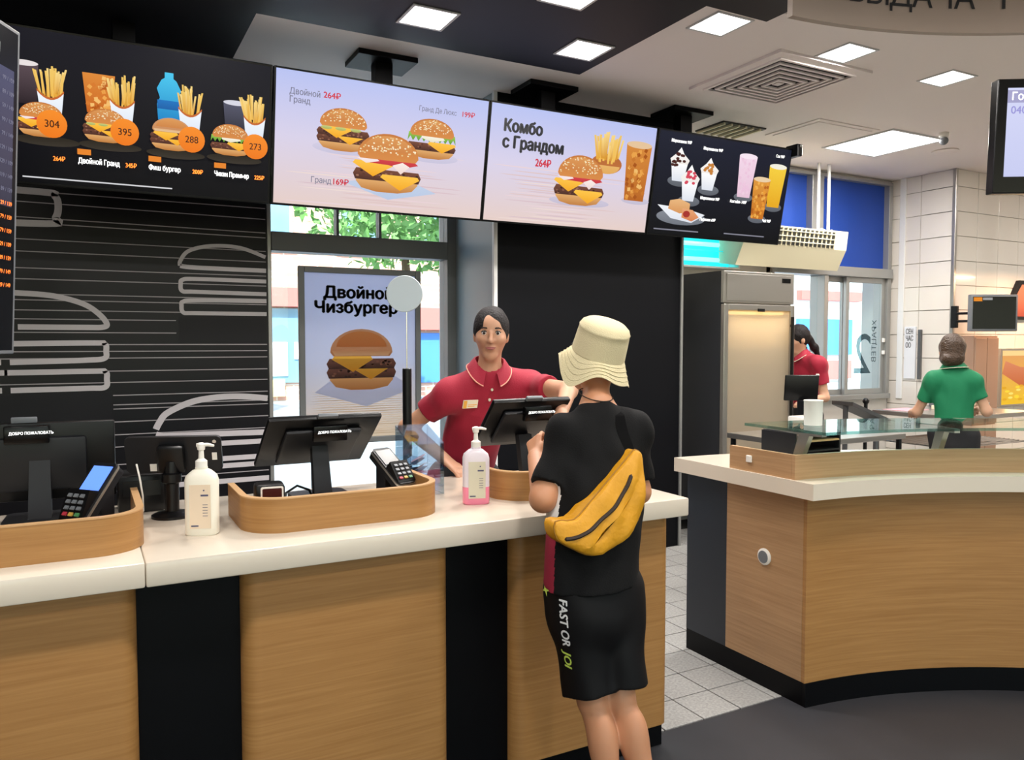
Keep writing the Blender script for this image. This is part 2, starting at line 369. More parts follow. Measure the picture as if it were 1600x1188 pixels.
# left street window
def empty_struct(name, loc):
    o = bpy.data.objects.new(name, None); COL.objects.link(o); o.location = loc; o['kind'] = 'structure'; return o
w1 = empty_struct('window_1', (1.66, 5.2, 0))
F = 'dark_frame'
obj('frame_jamb', MB().box(1.02, 5.12, 0, 1.045, 5.26, 3.08, bev=.004), 'alu', w1)
obj('frame_jamb', MB().box(2.245, 5.12, 0, 2.312, 5.26, 3.08, bev=.004), F, w1)
obj('transom', MB().box(1.045, 5.11, 2.075, 2.245, 5.25, 2.195, bev=.004), F, w1)
obj('head_rail', MB().box(1.045, 5.12, 3.0, 2.245, 5.25, 3.08, bev=.004), F, w1)
obj('sill_rail', MB().box(1.045, 5.10, 0, 2.245, 5.25, .12, bev=.004), F, w1)
for x in (1.47, 1.76): obj('mullion', MB().box(x, 5.15, 2.195, x + .018, 5.22, 3.0, bev=.003), F, w1)
for a, b in ((1.045, 1.47), (1.488, 1.76), (1.778, 2.245)): obj('pane', MB().box(a, 5.18, 2.19, b, 5.188, 3.0), 'pane', w1)
obj('pane', MB().box(1.045, 5.18, .12, 2.245, 5.188, 2.08), 'pane', w1)

# right street window: sliding sashes below, blue blinds above
w2 = empty_struct('window_2', (6.2, 5.2, .95))
A = 'alu'
obj('sill_rail', MB().box(5.35, 5.10, .95, 6.98, 5.3, 1.0, bev=.006), A, w2)
obj('transom', MB().box(5.35, 5.10, 2.12, 6.98, 5.28, 2.21, bev=.006), A, w2)
obj('head_rail', MB().box(5.35, 5.12, 3.02, 6.98, 5.28, 3.05, bev=.004), A, w2)
obj('frame_jamb', MB().box(5.35, 5.12, 1.0, 5.40, 5.28, 3.02, bev=.004), A, w2)
obj('frame_jamb', MB().box(6.93, 5.12, 1.0, 6.98, 5.28, 3.02, bev=.004), A, w2)
obj('mullion', MB().box(6.03, 5.11, 1.0, 6.085, 5.28, 2.12, bev=.004), A, w2)
obj('mullion', MB().box(5.85, 5.11, 2.21, 6.0, 5.28, 3.02, bev=.004), A, w2)
for a, b, y in ((6.085, 6.43, 5.20), (6.375, 6.93, 5.15)):
    s = obj('sash', MB().box(a, y, 1.0, a + .045, y + .035, 2.12, bev=.003).box(b - .045, y, 1.0, b, y + .035, 2.12, bev=.003).box(a + .045, y, 1.0, b - .045, y + .035, 1.05, bev=.003).box(a + .045, y, 2.07, b - .045, y + .035, 2.12, bev=.003), A, w2)
    obj('pane', MB().box(a + .045, y + .014, 1.05, b - .045, y + .02, 2.07), 'pane', s)
obj('pane', MB().box(5.40, 5.19, 1.0, 6.03, 5.196, 2.12), 'pane', w2)
for a, b in ((5.40, 5.85), (6.0, 6.93)): obj('blind', MB().box(a, 5.18, 2.21, b, 5.20, 3.02), 'blue_blind', w2)
obj('handle', MB().box(6.895, 5.125, 1.38, 6.918, 5.15, 1.42, bev=.004).box(6.895, 5.125, 1.5, 6.918, 5.15, 1.54, bev=.004), 'plastic_white', w2)
# mirrored lettering stuck on the outside of the panes (seen from behind)
text('window_number', '2', (6.755, 5.148, 1.20), (-1, 0, 0), (0, 0, 1), .40, 'frost', w2, off=0.)
text('window_lettering', 'ХРАЦТЕВ', (6.81, 5.147, 1.72), (0, 0, -1), (-1, 0, 0), .065, 'frost', w2, off=0.)
text('window_lettering', 'МЕН', (5.9, 5.185, 1.62), (0, 0, -1), (-1, 0, 0), .12, 'ink_grey', w2, bold=.01, off=0.)

# ------------------------------------------------------------------ ceiling lamps
def panel_lamp(x, y, z, watts, label, group, s=.118):
    t = thing('ceiling_lamp', label, 'ceiling lamp', (x, y, z), group)
    m = MB(); w = .014
    m.box(x - s, y - s, z - .006, x + s, y - s + w, z + .0, bev=.001, seg=1).box(x - s, y + s - w, z - .006, x + s, y + s, z, bev=.001, seg=1)
    m.box(x - s, y - s + w, z - .006, x - s + w, y + s - w, z, bev=.001, seg=1).box(x + s - w, y - s + w, z - .006, x + s, y + s - w, z, bev=.001, seg=1)
    obj('frame', m, 'lamp_frame', t)
    obj('diffuser', MB().box(x - s + w, y - s + w, z - .003, x + s - w, y + s - w, z), 'lamp_on', t)
    area_light('lamp_light', t, (x, y, z - .012), 2 * s - .03, watts)
    return t
G = 'square ceiling lamps'
panel_lamp(1.461, 3.55, 3.03, LAMP_W, 'square lamp in the black ceiling above the three-burger menu screen', G)
panel_lamp(2.338, 3.55, 3.03, LAMP_W, 'square lamp in the black ceiling near its right edge, above the combo screen', G)
panel_lamp(.555, 3.62, 3.03, LAMP_W, 'square lamp cut by the top edge above the dark combo menu', G)
panel_lamp(1.932, 3.02, 3.03, LAMP_W, 'square lamp in the black ceiling just cut by the top edge, centre of photo', G)
panel_lamp(2.814, 3.05, 3.08, LAMP_W, 'square lamp in the white ceiling beside the black soffit corner', G)
panel_lamp(3.699, 3.02, 3.08, LAMP_W, 'square lamp in the white ceiling right of the louvred vent', G)
panel_lamp(4.583, 3.02, 3.08, LAMP_W, 'rightmost small square lamp in the white ceiling', G)
for x, y in ((-1.6, 1.2), (-.2, 1.2), (1.2, 1.2), (2.5, 1.2), (-1.6, -.8), (.6, -.8), (2.5, -.8), (-1.6, -3), (.6, -3), (2.5, -3)):
    panel_lamp(x, y, 3.03, LAMP_W * 1.15, 'square hall ceiling lamp behind the camera', 'hall lamps out of view')
for x, y in ((4.2, 1.2), (6, 1.2), (4.2, -.8), (6, -.8), (8, 1.5), (6.5, 2.6), (8.3, 3.2)):
    panel_lamp(x, y, 3.08, LAMP_W, 'square white-ceiling lamp out of view on the right', 'right side lamps out of view')
# large panel lamp
x0, x1, y0, y1 = 5.32, 5.92, 3.92, 4.53
t = thing('panel_lamp', 'large bright rectangular ceiling panel lamp above the kitchen window', 'ceiling lamp', (5.62, 4.22, 3.08))
obj('frame', MB().box(x0 - .02, y0 - .02, 3.07, x1 + .02, y0, 3.08).box(x0 - .02, y1, 3.07, x1 + .02, y1 + .02, 3.08).box(x0 - .02, y0, 3.07, x0, y1, 3.08).box(x1, y0, 3.07, x1 + .02, y1, 3.08), 'lamp_frame', t)
obj('diffuser', MB().box(x0, y0, 3.074, x1, y1, 3.08), 'lamp_on', t)
area_light('lamp_light', t, (5.62, 4.22, 3.06), .58, LAMP_W * 2.6)
# louvred air vent
t = thing('ceiling_vent', 'square white louvred air vent in the white ceiling', 'vent', (3.71, 3.5, 3.08))
obj('backing', MB().box(3.40, 3.205, 3.074, 4.02, 3.825, 3.079), 'black_panel', t)
m = MB()
for k in range(6):
    a = .31 - k * .048
    z = 3.066 - k * .002
    for (xa, ya, xb, yb) in ((-a, -a, a, -a + .018), (-a, a - .018, a, a), (-a, -a + .018, -a + .018, a - .018), (a - .018, -a + .018, a, a - .018)):
        obj('louvre', MB().box(3.71 + xa, 3.515 + ya, z - .012, 3.71 + xb, 3.515 + yb, z - .002), 'ceiling_white', t)
obj('centre_plate', MB().box(3.71 - .025, 3.49, 3.05, 3.735, 3.54, 3.066), 'ceiling_white', t)
m = MB(); 
for (xa, ya, xb, yb) in ((-.37, -.37, .37, -.31), (-.37, .31, .37, .37), (-.37, -.31, -.31, .31), (.31, -.31, .37, .31)): m.box(3.71 + xa, 3.515 + ya, 3.064, 3.71 + xb, 3.515 + yb, 3.08)
obj('frame', m, 'ceiling_white', t)
t = thing('ceiling_grille', 'small dark slatted ceiling grille just above the drinks menu screen', 'vent', (4.26, 4.48, 3.08))
obj('backing', MB().box(4.05, 4.34, 3.07, 4.47, 4.64, 3.08), 'ac_dark', t)
for k in range(6): obj('slat', MB().box(4.06 + k * .07, 4.345, 3.055, 4.075 + k * .07, 4.635, 3.07), 'ac_cream', t)
tag(obj('access_panel', MB().box(4.60, 3.97, 3.072, 5.25, 4.48, 3.08, bev=.002).box(4.64, 4.01, 3.066, 5.21, 4.44, 3.072), 'ceiling_white'), 'flat square access hatch in the white ceiling left of the large lamp', 'hatch')
t = thing('ceiling_camera', 'small white dome camera on the ceiling beside the large panel lamp', 'camera', (5.75, 3.80, 3.08))
obj('mount', MB().lathe([(.035, .08), (.035, .05), (.02, .045), (.02, .03)], (5.75, 3.80, 3.0)), 'plastic_white', t, smooth=True)
obj('dome', MB().sphere((5.75, 3.80, 3.02), .032), 'plastic_grey', t, smooth=True)
tag(obj('ceiling_disc', MB().lathe([(.10, 0), (.105, -.008), (.09, -.014), (.03, -.016)][::-1], (6.3, 4.15, 3.08)), 'ceiling_white', smooth=True), 'flat round white disc on the ceiling right of the large lamp', 'smoke detector')

# curved fascia with lettering above the hand-out counter
CX, CY = 2.4, .22
def arc(R, a0, a1, n=40): return [(CX + R * math.sin(a0 + (a1 - a0) * i / n), CY + R * math.cos(a0 + (a1 - a0) * i / n)) for i in range(n + 1)]
t = thing('fascia_sign', 'curved beige overhead fascia sign with dark pick-up lettering', 'sign', (3.2, 2.1, 2.85))
RF = 2.155
obj('board', MB().band(arc(RF, .075, 1.5), .03, 2.825, 3.08), 'beige_fascia', t, smooth=40)
obj('bulkhead', MB().band(arc(RF + .445, .196, 1.5), .05, 3.04, 3.08), 'ceiling_white', t, smooth=40)
word = 'ВЫДАЧА 1'; ang = .205
adv = dict(zip('ВЫДАЧ1 ', (.090, .118, .103, .097, .093, .07, .085)))
for ch in word:
    if ch != ' ':
        a = ang + adv[ch] / RF / 2
        P = Vector((CX + (RF - .017) * math.sin(a), CY + (RF - .017) * math.cos(a), 2.925)); U = Vector((math.cos(a), -math.sin(a), 0))
        text('letter', ch, P, U, (0, 0, 1),   .105, 'ink', t, align='CENTER', off=.001)
    ang += adv[ch] / RF
# ------------------------------------------------------------------ till counter
CB = thing('counter_base', 'long black counter base with oak front panels under the white worktop', 'counter', (.1, 2.6, 0))
obj('carcass', MB().box(-1.9, 2.31, .0, 1.85, 2.93, .879), 'black_panel', CB)
obj('kick_plate', MB().box(-1.9, 2.285, 0, 1.865, 2.31, .1, bev=.002), 'black_panel', CB)
for a, b in ((-1.41, -.79), (-.53, .105), (.368, .99), (1.219, 1.868)):
    obj('front_panel', MB().prism(rr(a, 2.245, b, 2.312, .045, 8, (1, 1, 0, 0)), .1, .879), 'oak', CB, smooth=40)
for a, b in ((-.79, -.53), (.105, .368), (.99, 1.219)):
    obj('recess_panel', MB().box(a - .02, 2.296, .1, b + .02, 2.312, .879), 'black_panel', CB)
obj('end_panel', MB().box(1.85, 2.312, .1, 1.868, 2.93, .879), 'oak', CB)
tag(obj('worktop', MB().box(.1235, 2.175, .88, 1.89, 3.0, .945, bev=.006), 'slab_white', smooth=40), 'white stone worktop slab running right of the joint under the sanitiser bottles', 'worktop')
tag(obj('worktop', MB().box(-1.95, 2.175, .88, .1225, 3.0, .945, bev=.006), 'slab_white', smooth=40), 'white stone worktop slab left of the joint, in the lower left corner', 'worktop')
# low curved oak screens round the tills
def till_guard(x0, x1, y0, y1, r, label, openr=False):
    p = [(x0, y1)]
    p += [(x0 + r - r * math.cos(t * PI / 2 / 10), y0 + r - r * math.sin(t * PI / 2 / 10)) for t in range(11)]
    p += [(x1 - r + r * math.sin(t * PI / 2 / 10), y0 + r - r * math.cos(t * PI / 2 / 10)) for t in range(11)]
    p += [(x1, y1)]
    t = thing('till_guard', label, 'guard', ((x0 + x1) / 2, y0, .945), 'oak till guards on the worktop')
    obj('guard_wall', MB().band(p, .018, .945, 1.044), 'oak', t, smooth=30)
    obj('guard_edge', MB().band(p, .020, 1.044, 1.048), 'oak_edge', t, smooth=30)
    return t
till_guard(.405, 1.005, 2.335, 2.66, .11, 'low curved oak guard round the middle till between the two sanitiser bottles')
till_guard(-.75, .125, 2.30, 2.72, .11, 'low curved oak guard round the till at the left edge')
till_guard(1.275, 1.80, 2.40, 2.70, .12, 'low curved oak guard round the till in front of the boy')

# ------------------------------------------------------------------ hand-out counter (curved)
def acut(R, x): return math.asin((x - CX) / R)
A1 = 1.45
def ring(Ri, Ro, xl, n=48):      # CCW polygon between two arcs, cut straight at x = xl
    a = acut(Ri, xl); b = acut(Ro, xl)
    inner = arc(Ri, a, A1, n); outer = arc(Ro, b, A1, n)
    return inner + outer[::-1]
HC = thing('handout_counter_base', 'curved oak-faced counter base with navy side on the right', 'counter', (3.1, 2.3, 0))
obj('carcass', MB().prism(ring(2.06, 2.73, 2.60), 0, .879), 'navy_panel', HC, smooth=30)
obj('front_panel', MB().band(arc(2.045, acut(2.045, 2.571), A1), .03, .1, .879), 'oak', HC, smooth=30)
obj('end_panel', MB().box(2.57, 2.262, .1, 2.60, 2.70, .879, bev=.001), 'oak_pale', HC)
obj('side_panel', MB().box(2.571, 2.70, .1, 2.60, 2.97, .879), 'navy_panel', HC)
obj('kick_plate', MB().band(arc(2.04, acut(2.04, 2.572), A1), .03, 0, .1), 'black_panel', HC, smooth=30)
obj('kick_plate', MB().box(2.572, 2.255, 0, 2.60, 2.97, .1), 'black_panel', HC)
b = obj('round_button', MB().lathe([(.036, 0), (.036, .006), (.030, .010)], (0, 0, 0), 32), 'plastic_white', HC, smooth=40)
b.rotation_euler = (0, -PI / 2, 0); b.location = Vector((2.57, 2.468, .574)) - HC.location
c = obj('button_face', MB().lathe([(.027, .010), (.026, .0125)], (0, 0, 0), 32), 'plastic_grey', HC, smooth=40); c.parent = b; c.location = (0, 0, 0)
for v in c.data.vertices: v.co += HC.location
for v in b.data.vertices: v.co += HC.location
tag(obj('worktop', MB().prism(ring(1.93, 2.76, 2.492), .88, .945), 'slab_white', smooth=30), 'white worktop of the curved counter on the right with a concave front edge', 'worktop')
UP = thing('oak_upstand', 'low oak upstand wall standing on the curved white worktop', 'upstand', (3.0, 2.3, .945))
obj('front_wall', MB().band(arc(2.045, acut(2.045, 2.506), A1), .02, .945, 1.045), 'oak_pale', UP, smooth=30)
obj('side_wall', MB().box(2.506, 2.272, .945, 2.526, 2.62, 1.045), 'oak_pale', UP)
obj('square_button', MB().box(2.497, 2.485, .985, 2.506, 2.515, 1.015, bev=.003), 'plastic_white', UP)
GS = thing('glass_shelf', 'clear green-edged glass shelf on steel brackets above the curved counter', 'shelf', (3.0, 2.3, .945))
obj('glass_plate', MB().prism(ring(1.90, 2.33, 2.52), 1.138, 1.150), 'shelf_glass', GS, smooth=30)
for a in (.10, .42, .75, 1.1):
    d = Vector((math.sin(a), math.cos(a), 0)); q = Vector((math.cos(a), -math.sin(a), 0)); m = MB()
    prof = [(2.13, .945), (2.17, .945), (2.11, 1.118), (2.30, 1.124), (2.30, 1.137), (1.98, 1.137), (1.98, 1.120), (2.05, 1.118)]
    vs = []
    for s_ in (-.012, .012):
        for (r_, z_) in prof: p = Vector((CX, CY, 0)) + d * r_ + q * s_; vs.append((p.x, p.y, z_))
    n_ = len(prof); m.add(vs, [tuple(range(n_)), tuple(range(2 * n_ - 1, n_ - 1, -1))] + [(i, (i + 1) % n_, n_ + (i + 1) % n_, n_ + i) for i in range(n_)])
    obj('bracket', m, 'steel', GS)
tag(obj('paper_cup', MB().lathe([(.037, 0), (.038, .100), (.040, .103), (.039, .106), (.036, .103), (.034, .01)], (2.70, 2.335, 1.151), 28), 'plastic_white', smooth=40), 'plain white paper cup standing on the glass shelf', 'cup')
t = thing('tray_rack', 'dark tray rack with pale shelves under the left end of the glass shelf', 'rack', (2.95, 2.62, .945))
obj('side', MB().box(2.80, 2.52, .946, 2.81, 2.72, 1.09), 'plastic_dark', t); obj('side', MB().box(3.09, 2.52, .946, 3.10, 2.72, 1.09), 'plastic_dark', t)
for z in (.955, 1.0, 1.045, 1.085): obj('shelf', MB().box(2.81, 2.52, z, 3.09, 2.72, z + .008), 'oak_edge' if z == 1.045 else 'plastic_dark', t)

# ------------------------------------------------------------------ things on the till counter
def frame_at(loc, rz, rx=0.):
    return Matrix.Translation(loc) @ Matrix.Rotation(rz, 4, 'Z') @ Matrix.Rotation(rx, 4, 'X')
# till monitors: seen from behind; local -Y is the back that faces the customer, screen faces +Y
def till(x, y, rz, label, w=.40, h=.25, zc=1.145, disp=True, tilt=.42, scx=0.):
    t = thing('till_monitor', label, 'monitor', (x, y, .945), 'till monitors')
    m = MB(); m.M = frame_at((x, y, .945), rz); m.prism(rr(-.10, -.09, .10, .09, .03), 0, .012); obj('base', m, 'plastic_dark', t, smooth=40)
    m = MB(); m.M = frame_at((x, y, .945), rz); m.add([(-.032, -.045, .012), (.032, -.045, .012), (.032, -.015, .012), (-.032, -.015, .012), (-.028, .0, .2), (.028, .0, .2), (.028, .03, .2), (-.028, .03, .2)],
        [(0, 3, 2, 1), (4, 5, 6, 7), (0, 1, 5, 4), (1, 2, 6, 5), (2, 3, 7, 6), (3, 0, 4, 7)]); obj('stand', m, 'plastic_dark', t)
    Mh = frame_at((x, y, zc), rz) @ Matrix.Translation((scx, .02, 0)) @ Matrix.Rotation(tilt, 4, 'X')
    m = MB(); m.M = Mh; m.box(-w / 2, .0, -h / 2, w / 2, .022, h / 2, bev=.006); hd = obj('screen_case', m, 'plastic_black', t, smooth=40)
    m = MB(); m.M = Mh; m.box(-w * .34, -.022, -h * .36, w * .34, .0, h * .33, bev=.012); obj('rear_housing', m, 'plastic_dark', hd, smooth=40)
    m = MB(); m.M = Mh; m.box(-w / 2 + .012, .022, -h / 2 + .014, w / 2 - .012, .0235, h / 2 - .012); obj('screen', m, 'bezel', hd)
    if disp:
        Md = Mh @ Matrix.Translation((.01, -.036, h * .38)) @ Matrix.Rotation(-tilt * .85, 4, 'X')
        m = MB(); m.M = Md; m.box(-.06, -.012, -.026, .06, .01, .03, bev=.004); cd = obj('customer_display', m, 'bezel', hd, smooth=40)
        R3 = Md.to_3x3()
        text('display_text', 'ДОБРО ПОЖАЛОВАТЬ', Md @ Vector((-.046, -.0125, .004)), R3 @ Vector((1, 0, 0)), R3 @ Vector((0, 0, 1)), .0085, 'text_white', cd, bold=.02, wx=.9, off=.0005)
        m = MB(); m.M = Mh; m.box(-.035, .0, h / 2, .035, .014, h / 2 + .018, bev=.003); obj('sensor', m, 'plastic_grey', hd, smooth=40)
    return t
till(.735, 2.82, .02, 'black till monitor on a slanted stand behind the middle oak guard', zc=1.140, h=.31, tilt=.92)
till(-.13, 2.86, -.05, 'large black till monitor at the left edge behind the oak guard', w=.50, h=.25, zc=1.125, tilt=.12, scx=-.04)
till(1.49, 2.66, .03, 'black till monitor between the cashier in red and the boy', w=.34, h=.25, zc=1.185, tilt=.75)

# payment terminals
def terminal(P, rz, pitch, label, lit, s=1.):
    x, y, z = P
    t = thing('card_terminal', label, 'card terminal', (x, y, .945), 'card terminals at the tills')
    M0 = frame_at((x, y, z), rz) @ Matrix.Rotation(pitch, 4, 'X')      # local: face looks -Y, long axis Z
    m = MB(); m.M = M0; m.prism(rr(-.042 * s, -.095 * s, .042 * s, .095 * s, .014 * s), .0, .034 * s, 'y'); body = obj('body', m, 'plastic_dark', t, smooth=40)
    m = MB(); m.M = M0; m.prism(rr(-.044 * s, -.097 * s, .044 * s, .097 * s, .015 * s), .006 * s, .013 * s, 'y'); obj('silver_band', m, 'steel', body, smooth=40)
    m = MB(); m.M = M0; m.box(-.034 * s, -.002, .005 * s, .034 * s, .001, .082 * s); sc_ = obj('screen', m, 'blue_screen' if lit else 'bezel', body)
    m = MB(); m.M = M0; m.add([(-.040 * s, -.002, -.09 * s), (.040 * s, -.002, -.09 * s), (.040 * s, -.030 * s, -.01 * s), (-.040 * s, -.030 * s, -.01 * s), (-.040 * s, .002, -.005 * s), (.040 * s, .002, -.005 * s)],
        [(0, 1, 2, 3), (3, 2, 5, 4), (0, 4, 5, 1), (0, 3, 4), (1, 5, 2)]); hood = obj('keypad_hood', m, 'plastic_black', body)
    for r in range(4):
        for c_ in range(3):
            kx = (-.022 + c_ * .022) * s; f = .18 + r * .2
            kz = (-.09 + .08 * f) * s; ky = -.002 - .028 * s * f
            m = MB(); m.M = M0; m.box(kx - .007 * s, ky - .004 * s, kz - .005 * s, kx + .007 * s, ky, kz + .005 * s)
            obj('key', m, ('key_red' if c_ == 0 else 'key_yellow' if c_ == 1 else 'key_green') if r == 0 else 'plastic_grey', body)
    m = MB(); m.M = frame_at((x, y, .945), rz); m.box(-.02, .025, 0, .02, .075, z - .945 + .01, bev=.004).prism(rr(-.05, -.03, .05, .09, .02), 0, .01); obj('stand', m, 'plastic_dark', t)
    return t
mat('blue_screen', '4f7cf0', .3, emit='6f9bff', es=.9); mat('key_red', 'b23040', .5); mat('key_yellow', 'c9a24a', .5); mat('key_green', '4c8a55', .5)
terminal((.0, 2.575, 1.07), -.85, -.72, 'card terminal with a glowing blue screen at the left till', True, 1.05)
terminal((.935, 2.60, 1.075), .35, -.95, 'dark card terminal with unlit screen at the right end of the middle guard', False, .95)
t = thing('barcode_scanner', 'small black scanner with a pale-edged window at the left end of the middle guard', 'scanner', (.50, 2.52, .945))
m = MB(); m.M = frame_at((.50, 2.53, .945), -.1); m.box(-.045, -.03, 0, .045, .05, .115, bev=.012); obj('body', m, 'plastic_black', t, smooth=40)
m = MB(); m.M = frame_at((.505, 2.53, .945), -.1); m.prism(rr(-.034, .04, .034, .108, .006), -.033, -.030, 'y'); w_ = obj('window_rim', m, 'plastic_white', t)
m = MB(); m.M = frame_at((.505, 2.53, .945), -.1); m.prism(rr(-.029, .045, .029, .103, .004), -.0345, -.033, 'y'); mat('scan_red', '3a1216', .2); obj('window', m, 'scan_red', t)
tag(obj('cable', MB().tube([(.55, 2.60, .952), (.58, 2.66, 1.0), (.63, 2.72, 1.01), (.68, 2.76, .985), (.70, 2.79, .953)], .004), 'plastic_black', smooth=True), 'thin black cable curving from the scanner to the middle till', 'cable')

# tablet on a round-footed stand
t = thing('tablet_stand', 'black tablet seen from behind on a round-footed stand beside the white sanitiser', 'tablet', (.235, 2.72, .945))
m = MB(); m.lathe([(.062, 0), (.062, .008), (.05, .014), (.024, .02)], (.235, 2.72, .945), 28); obj('foot', m, 'plastic_black', t, smooth=40)
m = MB(); m.lathe([(.022, 0), (.022, .09), (.030, .095), (.030, .12), (.020, .125), (.018, .16)], (.235, 2.72, .962), 20); obj('pole', m, 'plastic_black', t, smooth=40)
Mt = frame_at((.245, 2.735, 1.14), -.30) @ Matrix.Rotation(.30, 4, 'X')
m = MB(); m.M = Mt; m.prism(rr(-.145, -.062, .145, .062, .016), 0, .012, 'y'); tb = obj('tablet', m, 'plastic_dark', t, smooth=40)
m = MB(); m.M = Mt; m.box(-.045, -.035, -.05, .035, 0, .04, bev=.008); obj('holder', m, 'plastic_black', t, smooth=40)
m = MB(); m.M = Mt @ Matrix.Translation((.125, -.001, .045)) @ Matrix.Rotation(PI / 2, 4, 'X'); m.lathe([(.006, 0), (.006, .002)], (0, 0, 0), 14); obj('camera_lens', m, 'chrome', tb, smooth=40)
m = MB(); m.M = Mt; m.box(.115, -.002, -.02, .13, 0, .005); obj('sticker', m, 'plastic_white', tb)
m = MB(); m.M = Mt; m.box(-.075, -.002, -.055, -.055, 0, -.03); obj('sticker', m, 'plastic_white', tb)
tag(obj('white_cable', MB().tube([(.135, 2.72, 1.12), (.142, 2.70, 1.08), (.15, 2.71, 1.02), (.152, 2.73, .97), (.14, 2.75, .95)], .003), 'plastic_white', smooth=True), 'thin white charging cable hanging from the tablet to the worktop', 'cable')
tag(obj('till_box', MB().box(.085, 2.83, .945, .225, 2.97, 1.07, bev=.008).box(.10, 2.825, 1.0, .21, 2.83, 1.05), 'plastic_black', smooth=40), 'low black printer box behind the tablet stand', 'printer')

# sanitiser bottles
mat('pink_gel', 'ff93b2', .25); mat('bottle_white', 'efe9da', .35); mat('bottle_clear', 'ece2ea', .3); mat('label_print', 'd9d2bb', .5); mat('label_ink', '4a4a6a', .5); mat('label_peach', 'e2cdb4', .5)
def bottle(x, y, rz, label, body, gel=None, pump='plastic_white'):
    z = .945; t = thing('sanitiser_bottle', label, 'bottle', (x, y, z), 'pump bottles of sanitiser on the worktop')
    def ringv(hw, hd, h, n=28, p=3.2):
        return [(hw * math.copysign(abs(math.cos(2 * PI * k / n)) ** (2 / p), math.cos(2 * PI * k / n)), hd * math.copysign(abs(math.sin(2 * PI * k / n)) ** (2 / p), math.sin(2 * PI * k / n)), h) for k in range(n)]
    def skin(levels, cap=True):
        m = MB(); m.M = frame_at((x, y, z), rz); vs = []; n = 28
        for L in levels: vs += ringv(*L)
        fs = [(i * n + k, i * n + (k + 1) % n, (i + 1) * n + (k + 1) % n, (i + 1) * n + k) for i in range(len(levels) - 1) for k in range(n)]
        fs += [tuple(range(n - 1, -1, -1)), tuple((len(levels) - 1) * n + k for k in range(n))]
        return m.add(vs, fs)
    lo = [(.042, .026, 0), (.046, .029, .004), (.046, .029, .06)]; hi = [(.046, .029, .06), (.046, .029, .158), (.042, .027, .172), (.026, .02, .186), (.017, .015, .190), (.0165, .015, .196)]
    if gel: b = obj('body', skin(hi), body, t, smooth=50); obj('gel', skin(lo), gel, t, smooth=50)
    else: b = obj('body', skin(lo + hi[1:]), body, t, smooth=50)
    m = MB(); m.lathe([(.0165, .195), (.0165, .213), (.013, .216), (.008, .22), (.007, .243), (.0105, .246), (.012, .262), (.006, .266)], (x, y, z), 18); p = obj('pump', m, pump, t, smooth=40)
    m = MB(); m.M = frame_at((x, y, z), rz); m.tube([(-.012, 0, .258), (.018, 0, .260), (.036, 0, .256)], [.006, .005, .0035]); obj('nozzle', m, pump, p, smooth=40)
    m = MB(); m.M = frame_at((x, y, z), rz); m.box(-.028, -.0300, .022, .030, -.0292, .148); lb = obj('label', m, 'label_print' if gel else 'label_peach', t)
    Mx = frame_at((x, y, z), rz); R3 = Mx.to_3x3()
    m = MB(); m.M = Mx
    m.box(.003, -.0306, .115, .024, -.0301, .120).box(.010, -.0306, .130, .014, -.0301, .134)
    for k in range(5): m.box(.008, -.0306, .058 + k * .008, .022, -.0301, .0595 + k * .008)
    m.box(-.024, -.0306, .028, -.004, -.0301, .032); obj('label_lines', m, 'label_ink', lb)
    return t
bottle(.290, 2.43, -.35, 'opaque cream-white pump bottle of sanitiser left of the middle oak guard', 'bottle_white')
bottle(1.178, 2.45, -.35, 'translucent pump bottle with pink gel near the boy\'s elbow', 'bottle_clear', 'pink_gel')

# clear acrylic donation box
t = thing('acrylic_box', 'clear acrylic box with papers beside the middle card terminal', 'box', (1.09, 2.74, .945))
x0, x1, y0, y1, zt, zb = 1.02, 1.15, 2.66, 2.82, 1.13, 1.185
th = .004
obj('front_wall', MB().box(x0, y0, .945, x1, y0 + th, zt), 'acrylic', t); obj('back_wall', MB().box(x0, y1 - th, .945, x1, y1, zb), 'acrylic', t)
for xx in (x0, x1 - th): obj('side_wall', MB().add([(xx, y0 + th, .945), (xx + th, y0 + th, .945), (xx + th, y1 - th, .945), (xx, y1 - th, .945), (xx, y0 + th, zt), (xx + th, y0 + th, zt), (xx + th, y1 - th, zb), (xx, y1 - th, zb)], [(0, 3, 2, 1), (4, 5, 6, 7), (0, 1, 5, 4), (1, 2, 6, 5), (2, 3, 7, 6), (3, 0, 4, 7)]), 'acrylic', t)
obj('lid', MB().add([(x0, y0, zt), (x1, y0, zt), (x1, y1, zb), (x0, y1, zb), (x0, y0, zt + th), (x1, y0, zt + th), (x1, y1, zb + th), (x0, y1, zb + th)], [(0, 3, 2, 1), (4, 5, 6, 7), (0, 1, 5, 4), (1, 2, 6, 5), (2, 3, 7, 6), (3, 0, 4, 7)]), 'acrylic', t)
mat('paper_blue', 'a9c2dd', .7); mat('paper_pink', 'd8a9b4', .7); mat('paper_white', 'e6e8ec', .7)
for k in range(11):
    m = MB(); m.M = frame_at((1.085 + random.uniform(-.015, .015), 2.74 + random.uniform(-.025, .025), .962 + k * .011), random.uniform(0, 3), random.uniform(-.6, .6))
    m.box(-.04, -.026, 0, .04, .026, .001); tag(obj('paper_note', m, ('paper_blue', 'paper_pink', 'paper_white')[k % 3]), 'folded paper note lying inside the clear acrylic box', 'paper', 'notes in the acrylic box')
